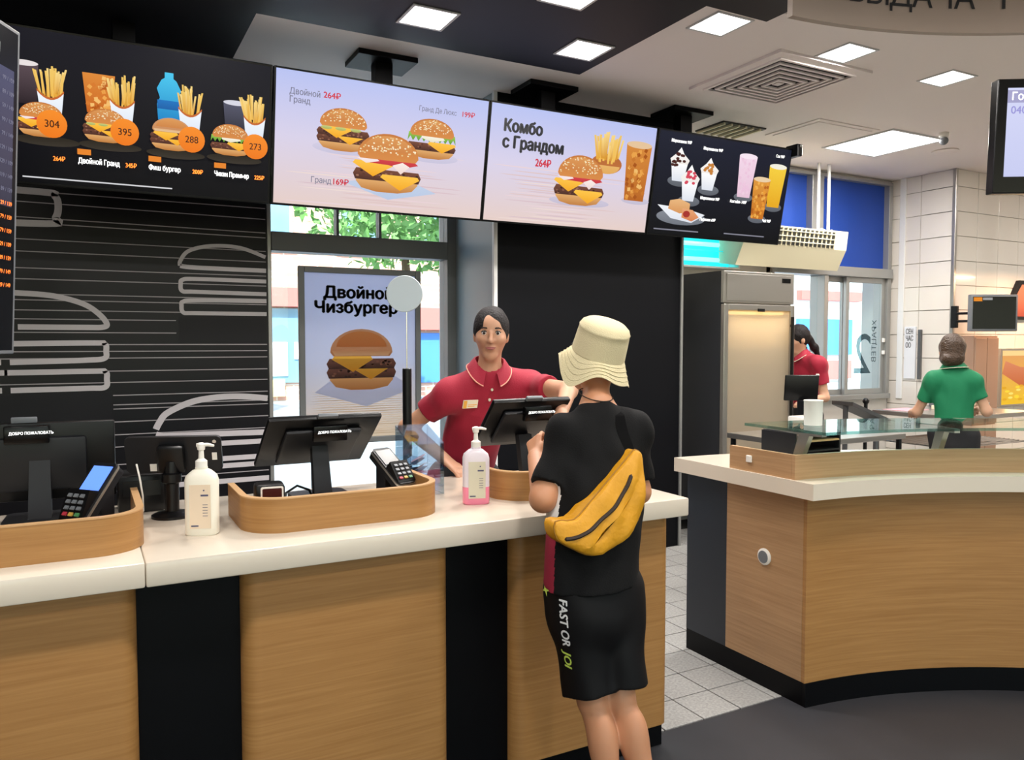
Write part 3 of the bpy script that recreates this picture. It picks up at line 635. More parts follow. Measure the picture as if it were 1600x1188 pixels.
# round sign on a thin rod in a black post
PX = 1.118
t = thing('pole_sign', 'pale round sign on a thin rod rising from a black post before the poster', 'sign', (1.13, 2.95, .945))
obj('post', MB().lathe([(.05, 0), (.05, .006), (.018, .008), (.018, .45), (.016, .452)], (PX, 2.95, .945), 20), 'plastic_black', t, smooth=40)
obj('rod', MB().tube([(PX, 2.95, 1.39), (PX, 2.95, 1.64)], .0022), 'chrome', t, smooth=True)
mat('disc_pale', 'c3d0d8', .4)
m = MB(); m.M = frame_at((PX - .008, 2.95, 1.69), -.49) @ Matrix.Rotation(PI / 2, 4, 'X'); m.lathe([(.070, -.004), (.072, 0), (.070, .004)], (0, 0, 0), 40); obj('disc', m, 'disc_pale', t, smooth=40)
# ------------------------------------------------------------------ pictures of food for the screens and the poster
rnd = random.Random(3)
def burger(p, cx, cy, w, kind='grand', seeds=True, h=1.):
    def T(pts): return [(cx + a * w, cy + b * w * h) for a, b in pts]
    p.poly(T([(-.40, -.16), (-.43, -.24), (-.35, -.33), (-.15, -.37), (.15, -.37), (.35, -.33), (.43, -.24), (.40, -.16)]), 'c07c3c', 'edb878')
    def patty(y, t=.15):
        p.poly(T([(-.44, y), (-.47, y + t * .5), (-.43, y + t), (.43, y + t), (.47, y + t * .5), (.44, y)]), '4a2a22', '7a4a38')
        for _ in range(26):
            a = rnd.uniform(-.42, .42); b = y + rnd.uniform(.02, t - .03)
            p.ell(cx + a * w, cy + b * w * h, .022 * w, .014 * w, rnd.choice(('8d5a45', '5b3429', '9a6a55', '3c211b')), n=6, up=False)
        p.k += 1
    def cheese(y, x=-.15):
        p.poly(T([(x - .28, y + .02), (x, y - .14), (x + .27, y + .02), (x + .24, y + .06), (x - .25, y + .06)]), 'f5a81e', 'ffc648')
    patty(-.22)
    if kind in ('double', 'twin'):
        cheese(-.10, .12); patty(-.10, .13); cheese(.0, -.12)
    if kind == 'grand':
        cheese(-.19, .18); cheese(-.03, -.2)
        p.poly(T([(-.30, .01), (-.26, .08), (.34, .09), (.42, .03), (.20, -.03), (0, .0)]), 'c0303a', 'd8424a')
        p.poly(T([(.06, .0), (.18, -.11), (.30, .0), (.20, .05)]), 'f0d6d0', 'fbeee8')
        p.poly(T([(-.42, .06), (-.30, .0), (-.12, .04), (-.2, .1)]), 'f2dede', 'fbeeee')
    if kind in ('green', 'chicken'):
        pts = [(-.46 + .92 * i / 18, .0 + (.04 if i % 2 else -.05)) for i in range(19)]
        p.poly(T(pts + [(.44, .12), (-.44, .12)]), '5f9a2c', '9ccb56')
        p.poly(T([(-.2, .02), (0, -.04), (.25, .02), (.2, .08), (-.2, .08)]), 'e9e2c8', 'fbf6e6'); cheese(-.10, .2)
    if kind == 'double':
        for a in (-.3, -.05, .22): p.ell(cx + a * w, cy + .03 * w, .1 * w, .03 * w, 'a8b060', 'c9cf80', n=10, up=False)
        p.k += 1
    y0 = .06
    dome = [(-.42, y0 + .05), (-.38, y0)] + [(.38, y0)] + [(.42, y0 + .05)] + [(.42 * math.cos(t * PI / 16), y0 + .05 + .30 * math.sin(t * PI / 16)) for t in range(1, 16)]
    p.poly(T(dome), 'd98c48' if kind != 'twin' else 'c98a5a', 'c77a3c' if seeds else 'd59a6a')
    p.poly(T([(.34 * math.cos(t * PI / 14), y0 + .12 + .2 * math.sin(t * PI / 14)) for t in range(15)]), 'd08446', 'dd9a58')
    if kind == 'twin' or not seeds: p.poly(T([(-.36, y0 + .01), (.36, y0 + .01), (.40, y0 + .07), (-.40, y0 + .07)]), 'e8c79c', 'dfae80')
    if seeds:
        for _ in range(70):
            a = rnd.uniform(0, PI); r = math.sqrt(rnd.uniform(.02, .95))
            p.ell(cx + .40 * r * math.cos(a) * w, cy + (y0 + .07 + .27 * r * math.sin(a)) * w * h, .014 * w, .010 * w, rnd.choice(('f6e2b4', 'fff2d0', 'e8c98c')), n=6, up=False)
        p.k += 1
def fries(p, cx, cy, w, h, carton=True):
    for _ in range(26):
        a = rnd.uniform(-.4, .4); L = rnd.uniform(.38, .62) * h; q = a * .5 + rnd.uniform(-.12, .12); b = rnd.uniform(-.05, .1) * h
        x = cx + a * w; dx = q * L; t = .038 * w
        p.poly([(x - t, cy + b - .1 * h), (x + t, cy + b - .1 * h), (x + dx + t, cy + b + L * .85), (x + dx - t, cy + b + L * .85)], rnd.choice(('e8a83a', 'f2bd55', 'd9962c')), rnd.choice(('f8d888', 'f2c868')), up=False)
        p.k += .25
    p.k += 1
    if carton:
        top = [(cx + (.5 - i / 8) * w, cy + .08 * h - .17 * h * (1 - (2 * i / 8 - 1) ** 2)) for i in range(9)]
        p.poly([(cx - .38 * w, cy - .5 * h), (cx + .38 * w, cy - .5 * h)] + top, 'dfe8f5', 'f6faff')
        p.poly([(a, b) for a, b in top] + [(a, b - .05 * h) for a, b in top[::-1]], 'c86a30')
def cup(p, cx, y0, y1, wb, wt, c1, c2, ice=None, rim=None, plate=True):
    if plate: p.ell(cx, y0, wt * 1.05, wt * .38, '5c6068', '6e737c')
    p.poly([(cx - wb, y0), (cx + wb, y0), (cx + wt, y1), (cx - wt, y1)], c1, c2)
    if ice:
        for _ in range(46):
            t = rnd.uniform(.03, .93); hw = (wb + (wt - wb) * t) * .85; a = rnd.uniform(-1, 1) * hw; s_ = wt * .17
            y = y0 + (y1 - y0) * t; an = rnd.uniform(0, 2)
            p.poly([(a + cx + s_ * math.cos(an + k * PI / 2), y + s_ * math.sin(an + k * PI / 2)) for k in range(4)], rnd.choice(ice), up=False)
        p.k += 1
    if rim: p.ell(cx, y1, wt, wt * .22, rim)
def sundae(p, cx, y0, y1, w, sauce):
    ym = y0 + (y1 - y0) * .52
    p.ell(cx + .01, y0, w * 1.1, w * .4, '5c6068', '70757e')
    p.poly([(cx - w * .55, y0), (cx + w * .55, y0), (cx + w * .8, ym), (cx - w * .8, ym)], 'dfe4ee', 'ffffff')
    p.poly([(cx - w * .8, ym), (cx + w * .8, ym), (cx + w * .95, ym + .25 * (y1 - ym)), (cx + w * .35, ym + .6 * (y1 - ym)), (cx, y1), (cx - w * .4, ym + .6 * (y1 - ym)), (cx - w * .95, ym + .25 * (y1 - ym))], 'f2ece6', 'ffffff')
    for _ in range(16):
        t = rnd.uniform(-.15, .65); a = rnd.uniform(-.7, .7) * w * (1 - max(0, t) * .8)
        p.ell(cx + a, ym + t * (y1 - ym), w * .17, w * .11, sauce, n=8, up=False)
    p.k += 1
# ------------------------------------------------------------------ ceiling-hung menu screens
MV = Vector((0, (4.07 - 4.195) / .676, (2.869 - 2.205) / .676)).normalized(); MU = Vector((1, 0, 0)); MN = MU.cross(MV)
SX = (-.345, .858, 2.056, 3.258)
def on(i, a, b, n=0.): return Vector((SX[i], 4.195, 2.205)) + MU * a + MV * b + MN * n
def menu(i, label, w=1.196, h=.676):
    t = thing('menu_screen', label, 'screen', on(i, w / 2, 0), 'menu screens hung in a row')
    R = Matrix((MU, MV, MN)).transposed().to_4x4(); R.translation = on(i, 0, 0)
    m = MB(); m.M = R; m.box(0, 0, -.055, w, h, 0, bev=.004); obj('case', m, 'bezel', t)
    p = Pic(on(i, 0, 0), MU, MV); return t, p, w, h
def st(name, i, body, a, b, size, m, t, **k): return text(name, body, on(i, a, b), MU, MV, size, m, t, off=.014, **k)
# 1: dark combos
t, p, w, h = menu(0, 'leftmost menu screen with four burger combos and orange price discs on black')
p.rect(.012, .014, w - .012, h - .012, '07070b', '141420')
for k, (cx, cb) in enumerate(((.20, .285), (.454, .29), (.733, .285), (1.0, .29))):
    dx = (0, .0, .0, .0)[k]
    p.ell(cx + .02, cb - .085, .13, .022, '3a342c', '262018')
    if k == 0: cup(p, .14, .35, .52, .045, .055, '2a2026', '5a4a52', rim='e8e0e0', plate=False)
    if k == 1: cup(p, .43, .345, .515, .05, .066, 'c8641c', 'e08a38', ice=('f0a850', 'b85a18', 'd87a2c', 'f6c070'), plate=False)
    if k == 2:
        p.poly([(.675, .35), (.77, .35), (.775, .42), (.762, .45), (.775, .49), (.755, .53), (.742, .54), (.742, .565), (.704, .565), (.704, .54), (.69, .53), (.67, .49), (.683, .45), (.67, .42)], '1a86c8', '48c8f0')
        p.rect(.672, .40, .774, .44, '1460a8', '1a74c0')
    if k == 3: cup(p, 1.02, .345, .47, .045, .055, '30303c', '55566a', rim='d8d8e4', plate=False)
    fx = (.238, .524, .815, 1.112)[k]
    fries(p, fx, .405, .105, .20)
    burger(p, cx, cb, .20, ('grand', 'double', 'twin', 'chicken')[k], seeds=k != 2, h=.95)
    bx = (.24, .533, .822, 1.118)[k]; p.ell(bx, .275, .060, .060, 'f07a1c', 'f8902c')
p.rect(.12, .034, .735, .040, 'd8d8dc')
for a in (.337, .632, .925): p.rect(a, .155, a + .055, .18, 'e8862c')
p.build('picture', 'screen_on', t)
for k, (bx, s_) in enumerate(((.24, '304'), (.533, '395'), (.822, '288'), (1.118, '273'))): st('disc_price', 0, s_, bx, .26, .032, 'text_brown', t, align='CENTER', bold=.012, wx=.9)
st('dish_name', 0, 'Двойной Гранд', .339, .117, .024, 'text_white', t, bold=.02, wx=.68); st('dish_name', 0, 'Фиш бургер', .632, .117, .024, 'text_white', t, bold=.02, wx=.72); st('dish_name', 0, 'Чикен Премьер', .925, .117, .024, 'text_white', t, bold=.02, wx=.64)
for a, s_ in ((.24, '264₽'), (.533, '345₽'), (.825, '200₽'), (1.115, '225₽')): st('dish_price', 0, s_, a, .117, .020, 'text_orange', t, bold=.02, wx=.8)
# background of the light screens
def pale(p, w, h):
    p.rect(.010, .35, w - .010, h - .010, 'd9d2ea', 'b9c3f2', up=False); p.rect(.010, .012, w - .010, .35, 'e6cfc8', 'd9d2ea')
    for k in range(26):
        y = .03 + .012 * k; a = rnd.uniform(.02, .5); L = rnd.uniform(.3, .65)
        p.ell(min(a + L / 2, w - .02 - L / 2), y, L / 2, .0035, rnd.choice(('ecd9d4', 'dfc4c4', 'e9d3d8', 'd9c0c8')), n=10, up=False)
    p.k += 1
# 2: three burgers
t, p, w, h = menu(1, 'menu screen with three burgers on a pale lilac background')
pale(p, w, h)
p.ell(.36, .315, .16, .03, 'c9c4dc', 'd5cfe6'); p.ell(.86, .325, .16, .03, 'c9c4dc', 'd5cfe6')
burger(p, .36, .405, .30, 'double', h=.92); burger(p, .857, .417, .31, 'green', h=.88)
p.poly([(.36, .15), (.62, .075), (.90, .13), (.70, .20)], 'b9c9e4', 'c4d2ea'); burger(p, .612, .258, .41, 'grand', h=.96)
p.build('picture', 'screen_on', t)
st('dish_name', 1, 'Двойной\nГранд', .073, .552, .030, 'text_grey', t, bold=.01, wx=.88); st('dish_price', 1, '264₽', .245, .556, .030, 'text_red', t, bold=.025)
st('dish_name', 1, 'Гранд Де Люкс', .765, .562, .026, 'text_grey', t, bold=.006, wx=.82); st('dish_price', 1, '199₽', 1.016, .562, .028, 'text_red', t, bold=.02)
st('dish_name', 1, 'Гранд', .193, .13, .030, 'text_grey', t, bold=.006, wx=.9); st('dish_price', 1, '169₽', .305, .13, .030, 'text_red', t, bold=.025)
# 3: combo
t, p, w, h = menu(2, 'menu screen headed in large black letters with burger, fries and iced drink')
pale(p, w, h)
p.ell(.66, .165, .22, .03, 'c4bdd2', 'cfc8dc'); p.ell(1.08, .205, .11, .022, 'c4bdd2', 'cfc8dc')
p.ell(.83, .41, .115, .06, 'c0703a', 'b86a34'); fries(p, .83, .45, .20, .26, carton=False); p.ell(.83, .40, .10, .05, 'e2a85a', 'e8b468', a0=PI, a1=2 * PI)
cup(p, 1.065, .205, .55, .075, .098, 'b8641e', 'd88a3a', ice=('e8a24a', 'a85414', 'c8762a', 'f0bc6c', 'd08030'), rim='e6c49c', plate=False)
burger(p, .648, .285, .39, 'grand', h=.98)
p.build('picture', 'screen_on', t)
st('headline', 2, 'Комбо\nс Грандом', .087, .520, .068, 'text_black', t, bold=.052, wx=.86); st('dish_price', 2, '264₽', .315, .345, .044, 'text_red', t, bold=.03, wx=.82)
# 4: desserts and drinks
t, p, w, h = menu(3, 'rightmost menu screen with sundaes and tall drinks on black')
p.rect(.012, .014, w - .012, h - .012, '07080d', '1c1f30')
sundae(p, .20, .36, .575, .085, '4a2420'); sundae(p, .46, .325, .535, .085, 'c8823a'); sundae(p, .305, .24, .475, .085, 'd84a5e')
p.ell(.27, .13, .21, .05, '70757e', '8a8f98'); p.poly([(.06, .20), (.18, .12), (.36, .10), (.47, .16), (.30, .19)], 'dfe4ee', 'f4f7fb')
p.poly([(.15, .18), (.16, .235), (.24, .25), (.33, .225), (.33, .17), (.25, .155)], 'd9965a', 'eab880'); p.poly([(.27, .13), (.27, .19), (.36, .185), (.42, .14), (.36, .11)], 'd9804c', 'e8a878'); p.ell(.31, .155, .03, .022, 'a8342c')
cup(p, .79, .305, .58, .058, .082, 'e8c4d8', 'f4d8ea', ice=('f0cfe2', 'ecc4dc'), rim='f8e6f2'); cup(p, 1.08, .26, .54, .058, .082, 'e8a81c', 'f6d040', rim='f4f0e0'); cup(p, .945, .17, .44, .058, .08, 'c8721e', 'e0983c', ice=('f0b050', 'b8641c', 'e89a38'), rim='eacfa8')
p.rect(.05, .04, .43, .048, '8a8a98'); p.rect(.66, .046, 1.04, .054, '8a8a98')
p.build('picture', 'screen_on', t)
for s_, a, b in (('Мороженое 99₽', .10, .60), ('Мороженое 99₽', .372, .58), ('Мороженое 99₽', .40, .262), ('Пирожок 69₽', .42, .122), ('Коктейль 149₽', .665, .262), ('Чай 99₽', .99, .152), ('Сок 99₽', 1.03, .60)): st('dish_name', 3, s_, a, b, .020, 'text_white', t, bold=.02, wx=.78)
# ceiling brackets of the screens
for x, l in ((.20, 'above the dark combo menu'), (1.50, 'above the three-burger menu'), (2.56, 'above the combo headline menu'), (3.66, 'above the dessert menu')):
    t = thing('screen_bracket', 'black T-shaped ceiling bracket ' + l, 'bracket', (x, 4.32, 2.88), 'ceiling brackets of the menu screens')
    obj('ceiling_plate', MB().box(x - .17, 4.20, 3.05, x + .17, 4.46, 3.079, bev=.003), 'black_panel', t)
    obj('post', MB().box(x - .05, 4.28, 2.40, x + .05, 4.36, 3.05, bev=.003), 'black_panel', t)
    obj('mount_plate', MB().box(x - .12, 4.255, 2.40, x + .12, 4.28, 2.80), 'black_panel', t)
t = thing('speaker_box', 'small black camera box on the right end of the menu screens', 'camera', (4.475, 4.1, 2.83))
obj('body', MB().box(4.455, 4.03, 2.815, 4.505, 4.14, 2.90, bev=.006), 'plastic_black', t); obj('lens', MB().sphere((4.487, 4.03, 2.885), .012), 'chrome', t, smooth=True)

# hanging list screen at the left edge
KU = Vector((.4435, .897, 0)).normalized(); KN0 = Vector((KU.y, -KU.x, 0)); KV = (Vector((0, 0, 1.033)) + KN0 * .05).normalized(); KN = KU.cross(KV)
KO = Vector((-.203, 3.064, 1.462)) - KU * .62
t = thing('list_screen', 'tall portrait menu screen with a price list, cut by the left edge', 'screen', KO + KU * .31)
R = Matrix((KU, KV, KN)).transposed().to_4x4(); R.translation = KO
m = MB(); m.M = R; m.box(0, 0, -.05, .62, 1.034, 0, bev=.004); obj('case', m, 'plastic_grey', t)
p = Pic(KO, KU, KV); p.rect(.012, .012, .608, 1.022, '08080c', '0c0c12'); p.rect(.03, .47, .59, .90, '3c3a4a', '50506c'); p.build('picture', 'screen_on', t)  # upper lilac rectangle paints a reflection onto the screen
text('list_heading', 'КОФЕ И ЧАЙ', KO + KU * .30 + KV * .935, KU, KV, .03, 'text_white', t, bold=.02, wx=.8, off=.004)
for r in range(16): text('list_row', random.choice(('Капучино', 'Латте', 'Американо', 'Чай')) + '   ' + str(random.choice((59, 79, 89, 99, 119, 129))) + ' / ' + str(random.choice((109, 139, 149, 159))), KO + KU * .585 + KV * (.86 - r * .043), KU, KV, .013, 'text_grey' if r < 9 else 'text_orange', t, align='RIGHT', bold=.012, off=.004)
obj('hanger', MB().box(-.40, 2.72, 2.48, -.35, 2.77, 3.03), 'black_panel', t)

# order-status screen at the right edge
TU = Vector((.85, -.527, 0)).normalized(); TVv = Vector((0, 0, 1)) + Vector((-TU.y, TU.x, 0)) * -.05; TVv.normalize(); TN = TU.cross(TVv)
TO = Vector((3.641, 2.169, 2.173))
t = thing('order_screen', 'black-framed order status screen with pale lilac picture, cut by the right edge', 'screen', TO + TU * .44)
R = Matrix((TU, TVv, TN)).transposed().to_4x4(); R.translation = TO
m = MB(); m.M = R; m.box(0, 0, -.06, .88, .505, 0, bev=.005); obj('case', m, 'bezel', t)
p = Pic(TO, TU, TVv); p.rect(.045, .075, .835, .465, 'c9cdf2', 'd6d9f8'); p.rect(.045, .40, .835, .455, 'a8a6cc'); p.build('picture', 'screen_on', t)
text('status_heading', 'Готовится', TO + TU * .06 + TVv * .412, TU, TVv, .034, 'text_lilac', t, bold=.01, off=.003); text('order_number', '040', TO + TU * .06 + TVv * .352, TU, TVv, .034, 'text_violet', t, bold=.01, off=.003)
obj('hanger', MB().tube([(4.02, 1.955, 2.60), (4.02, 1.955, 3.07)], .02), 'plastic_black', t, smooth=True)

# ------------------------------------------------------------------ mural wall
MP = thing('mural_panel', 'black wall mural with white burger outlines and thin lines', 'mural', (-2.4, 5.12, 0))
obj('board', MB().box(-6, 5.12, 0, 1.018, 5.168, 3.08), 'mural_black', MP)
obj('plain_patch', MB().box(.50, 5.1185, 1.50, 1.0, 5.12, 1.655), 'mural_patch', MP); obj('plain_patch', MB().box(-.9, 5.1185, .62, .135, 5.12, 1.215), 'mural_patch', MP)
for z in (2.359, 2.322, 2.267, 2.183, 2.154, 2.062, 1.995, 1.903, 1.844, 1.763, 1.73, 1.674):
    s = rnd.uniform(-.008, .008); obj('line', MB().add([(-2.6, 5.118, z + s), (1.01, 5.118, z - s), (1.01, 5.118, z - s + .0055), (-2.6, 5.118, z + s + .0055)], [(0, 1, 2, 3)]), 'mural_line', MP)
for z in (1.626, 1.552): obj('line', MB().box(-2.6, 5.117, z, .484, 5.119, z + .0055), 'mural_line', MP)
for z in (1.484, 1.445, 1.406): obj('line', MB().box(-2.6, 5.117, z, 1.01, 5.119, z + .0055), 'mural_line', MP)
for z in (1.331, 1.265, 1.19, 1.135, 1.111, 1.036, .961, .89, .787, .692, .633):
    obj('line', MB().box(.14 if z < 1.2 else -2.6, 5.117, z, 1.01, 5.119, z + .0055), 'mural_line', MP)
def smooth_path(P, n=6):
    out = []
    for i in range(len(P) - 1):
        p0 = P[max(i - 1, 0)]; p1 = P[i]; p2 = P[i + 1]; p3 = P[min(i + 2, len(P) - 1)]
        for k in range(n):
            t_ = k / n
            out.append(tuple(.5 * (2 * p1[j] + (p2[j] - p0[j]) * t_ + (2 * p0[j] - 5 * p1[j] + 4 * p2[j] - p3[j]) * t_ ** 2 + (3 * p1[j] - p0[j] - 3 * p2[j] + p3[j]) * t_ ** 3) for j in range(2)))
    return out + [P[-1]]
def stroke(name, P, w, sm=True):
    P = smooth_path(P) if sm else P
    L = []; Rr = []
    for i, q in enumerate(P):
        a = Vector(P[max(i - 1, 0)]); b = Vector(P[min(i + 1, len(P) - 1)]); d = (b - a).normalized(); nn = Vector((-d.y, d.x)) * w / 2
        L.append(Vector(q) + nn); Rr.append(Vector(q) - nn)
    n = len(P); vs = [(q.x, 5.1155, q.y) for q in L] + [(q.x, 5.1155, q.y) for q in Rr] + [(q.x, 5.12, q.y) for q in L] + [(q.x, 5.12, q.y) for q in Rr]
    fs = []
    for i in range(n - 1):
        fs += [(i, i + 1, n + i + 1, n + i), (i, 2 * n + i, 2 * n + i + 1, i + 1), (n + i, n + i + 1, 3 * n + i + 1, 3 * n + i)]
    return obj(name, MB().add(vs, fs), 'mural_white', MP)
def mir(P, c): return P + [(2 * c - x, z) for x, z in P[::-1]]
stroke('bun_outline', mir([(-.318, 1.584), (.0, 1.584), (.094, 1.586), (.117, 1.605), (.079, 1.66), (.0, 1.717), (-.14, 1.757), (-.30, 1.769)], -.36), .030)
stroke('patty_outline', mir([(-.36, 1.39), (.0, 1.398), (.10, 1.408), (.11, 1.45), (.105, 1.49), (.05, 1.496), (-.36, 1.492)], -.38), .030)
stroke('patty_outline', mir([(-.36, 1.236), (.0, 1.238), (.10, 1.242), (.11, 1.29), (.105, 1.33), (.05, 1.335), (-.36, 1.333)], -.38), .030)
stroke('cap_outline', [(-.9, 2.325), (-.2, 2.328), (-.125, 2.31), (-.11, 2.25), (-.125, 2.19), (-.17, 2.155), (-.9, 2.145)], .036)
stroke('bun_outline', [(.512, 1.955), (.515, 1.985), (.563, 2.046), (.69, 2.082), (.857, 2.08), (1.008, 2.03)], .022); stroke('bun_base', [(.512, 1.955), (.60, 1.948), (1.01, 1.946)], .026)
stroke('patty_outline', [(1.01, 1.879), (.60, 1.880), (.525, 1.872), (.514, 1.85), (.522, 1.806), (.60, 1.803), (1.01, 1.80)], .024)
stroke('patty_outline', [(1.01, 1.756), (.60, 1.752), (.525, 1.742), (.516, 1.72), (.526, 1.678), (.60, 1.675), (1.01, 1.676)], .024)
stroke('bun_outline', [(.362, .985), (.385, 1.03), (.428, 1.081), (.564, 1.141), (.711, 1.164), (.85, 1.165), (1.008, 1.148)], .036); stroke('bun_base', [(.362, .955), (.40, .943), (.70, .94), (1.0, .935)], .034, False)
for z in (.83, .69): stroke('patty_outline', [(1.01, z + .05), (.45, z + .048), (.375, z + .04), (.366, z), (.38, z - .04), (.45, z - .045), (1.01, z - .045)], .030)

# ------------------------------------------------------------------ poster in the window
PO = thing('poster_stand', 'framed burger poster standing before the street window', 'poster', (1.6, 5.05, 0))
x0, x1, z0, z1 = 1.19, 2.01, .84, 1.98; fw = .038
for a in ((x0, z0, x0 + fw, z1), (x1 - fw, z0, x1, z1), (x0 + fw, z0, x1 - fw, z0 + fw), (x0 + fw, z1 - fw, x1 - fw, z1)): obj('frame_rail', MB().box(a[0], 5.03, a[1], a[2], 5.06, a[3], bev=.004), 'dark_frame', PO)
p = Pic((x0 + fw, 5.046, z0 + fw), (1, 0, 0), (0, 0, 1)); w, h = x1 - x0 - 2 * fw, z1 - z0 - 2 * fw
p.rect(0, .50, w, h, 'c3c6dc', 'b4bde2', up=False); p.rect(0, 0, w, .50, 'd9c4a8', 'c3c6dc')
for k in range(20): p.ell(w / 2, .02 + k * .015, w * .46, .003, rnd.choice(('d2bb9c', 'e2d0b8', 'ccb492')), n=10, up=False)
p.k += 1
p.poly([(.06, .30), (.40, .20), (.72, .31), (.60, .40), (.2, .40)], 'b9bfd8', 'c8cce2')
burger(p, .372, .50, .50, 'twin', seeds=False, h=1.02)
p.build('print', 'print_backlit', PO)
text('poster_title', 'Двойной', (1.345, 5.044, 1.785), (1, 0, 0), (0, 0, 1), .074, 'ink', PO, bold=.05, wx=1.06, off=.012); text('poster_title', 'Чизбургер', (1.285, 5.044, 1.690), (1, 0, 0), (0, 0, 1), .074, 'ink', PO, bold=.05, wx=1.06, off=.012)
obj('foot', MB().box(1.25, 4.92, 0, 1.29, 5.09, .03).box(1.91, 4.92, 0, 1.95, 5.09, .03).box(1.26, 5.035, .03, 1.28, 5.055, .84).box(1.92, 5.035, .03, 1.94, 5.055, .84), 'dark_frame', PO)
# ------------------------------------------------------------------ kitchen
mat('fridge_inside', 'cdbfa8', .5); mat('fridge_side', '23262c', .45)
FR = thing('upright_fridge', 'tall steel upright fridge with lit glass door beside the black wall', 'fridge', (4.61, 4.82, 0))
X0, X1, Y0, Y1, ZT = 4.24, 4.985, 4.52, 5.14, 2.04
obj('side_panel', MB().box(X0, Y0 + .03, .12, X0 + .03, Y1, ZT), 'fridge_side', FR); obj('side_panel', MB().box(X1 - .03, Y0 + .03, .12, X1, Y1, ZT), 'steel', FR)
obj('back_panel', MB().box(X0 + .03, Y1 - .03, .12, X1 - .03, Y1, ZT), 'fridge_inside', FR); obj('top_panel', MB().box(X0 + .03, Y0 + .03, ZT - .03, X1 - .03, Y1 - .03, ZT), 'steel', FR); obj('bottom_panel', MB().box(X0 + .03, Y0 + .03, .12, X1 - .03, Y1 - .03, .16), 'steel', FR)
obj('header', MB().box(X0, Y0, 1.80, X1, Y0 + .03, ZT, bev=.004).box(X0 + .03, Y0 + .03, 1.79, X1 - .03, Y1 - .03, 1.80), 'steel', FR)
obj('header_plate', MB().box(X0 + .03, Y0 - .006, 1.815, X1 - .03, Y0, ZT - .02, bev=.002), 'steel', FR)
obj('display', MB().box(X1 - .14, Y0 - .009, 1.965, X1 - .05, Y0 - .006, 2.0), 'bezel', FR)
d = obj('door', MB().box(X0, Y0 - .01, .14, X0 + .045, Y0 + .028, 1.79, bev=.004).box(X1 - .045, Y0 - .01, .14, X1, Y0 + .028, 1.79, bev=.004).box(X0 + .045, Y0 - .01, .14, X1 - .045, Y0 + .028, .2, bev=.004).box(X0 + .045, Y0 - .01, 1.745, X1 - .045, Y0 + .028, 1.79, bev=.004), 'steel', FR)
obj('glass', MB().box(X0 + .045, Y0 + .005, .2, X1 - .045, Y0 + .006, 1.745), 'fridge_milky', d)
obj('handle', MB().box(X1 - .055, Y0 - .04, .75, X1 - .035, Y0 - .02, 1.7, bev=.004).box(X1 - .05, Y0 - .02, .8, X1 - .04, Y0 - .01, .82).box(X1 - .05, Y0 - .02, 1.62, X1 - .04, Y0 - .01, 1.64), 'plastic_black', d)
obj('lock', MB().box(4.58, Y0 - .02, 1.735, 4.65, Y0 - .01, 1.76, bev=.003), 'plastic_black', d)
obj('lamp_tube', MB().box(X0 + .06, Y0 + .05, 1.715, X1 - .06, Y0 + .075, 1.74, bev=.008), 'warm_tube', FR)
area_light('fridge_light', FR, (4.61, 4.64, 1.70), .6, 2.2, (1, .85, .6), .06)
for z in (.45, .8, 1.13, 1.45):
    s_ = obj('shelf', MB().box(X0 + .035, Y0 + .06, z, X1 - .035, Y1 - .04, z + .012), 'fridge_inside', FR)
for x in (X0 + .05, X1 - .05):
    for y in (Y0 + .08, Y1 - .05): obj('foot', MB().lathe([(.02, 0), (.02, .12)], (x, y, 0), 12), 'plastic_black', FR)
# turquoise glowing light trap above the fridge
t = thing('light_trap', 'turquoise glowing light trap with two tubes above the fridge', 'light trap', (4.56, 5.1, 2.10))
obj('housing', MB().box(4.25, 5.13, 2.11, 4.87, 5.165, 2.40).box(4.25, 5.0, 2.11, 4.87, 5.13, 2.125).box(4.855, 5.0, 2.125, 4.87, 5.13, 2.40).box(4.25, 5.0, 2.385, 4.855, 5.13, 2.40), 'white_trim', t)
obj('glow_plate', MB().box(4.255, 5.115, 2.13, 4.85, 5.129, 2.38), 'teal_glow', t)
for z in (2.185, 2.31): obj('tube', MB().tube([(4.27, 5.06, z), (4.84, 5.06, z)], .018, 12), 'teal_tube', t, smooth=True)
obj('grille_bar', MB().tube([(4.255, 5.005, 2.25), (4.85, 5.005, 2.25)], .004), 'teal_glow', t)
# hanging air conditioner
AC = thing('air_conditioner', 'cream ceiling-hung air conditioner with slotted grille before the blue blinds', 'air conditioner', (5.28, 4.9, 2.14))
mb = MB(); mb.prism([(4.77, 2.30), (4.75, 2.46), (5.05, 2.46), (5.05, 2.16), (4.86, 2.13)][::-1], 4.68, 5.89, 'x'); obj('case', mb, 'ac_cream', AC)
obj('grille_back', MB().add([(4.72, 4.763, 2.31), (5.72, 4.763, 2.31), (5.72, 4.746, 2.445), (4.72, 4.746, 2.445)], [(0, 1, 2, 3)]), 'ac_dark', AC)
for k in range(20): x = 4.72 + k * .0525; obj('slat', MB().add([(x, 4.762, 2.305), (x + .014, 4.762, 2.305), (x + .014, 4.738, 2.45), (x, 4.738, 2.45), (x, 4.772, 2.305), (x + .014, 4.772, 2.305), (x + .014, 4.752, 2.45), (x, 4.752, 2.45)], [(0, 1, 2, 3), (7, 6, 5, 4), (0, 4, 5, 1), (3, 2, 6, 7), (0, 3, 7, 4), (1, 5, 6, 2)]), 'ac_cream', AC)
for k in range(3): z = 2.335 + k * .042; obj('cross_bar', MB().box(4.72, 4.744 - k * .005, z, 5.72, 4.752 - k * .005, z + .006), 'ac_cream', AC)
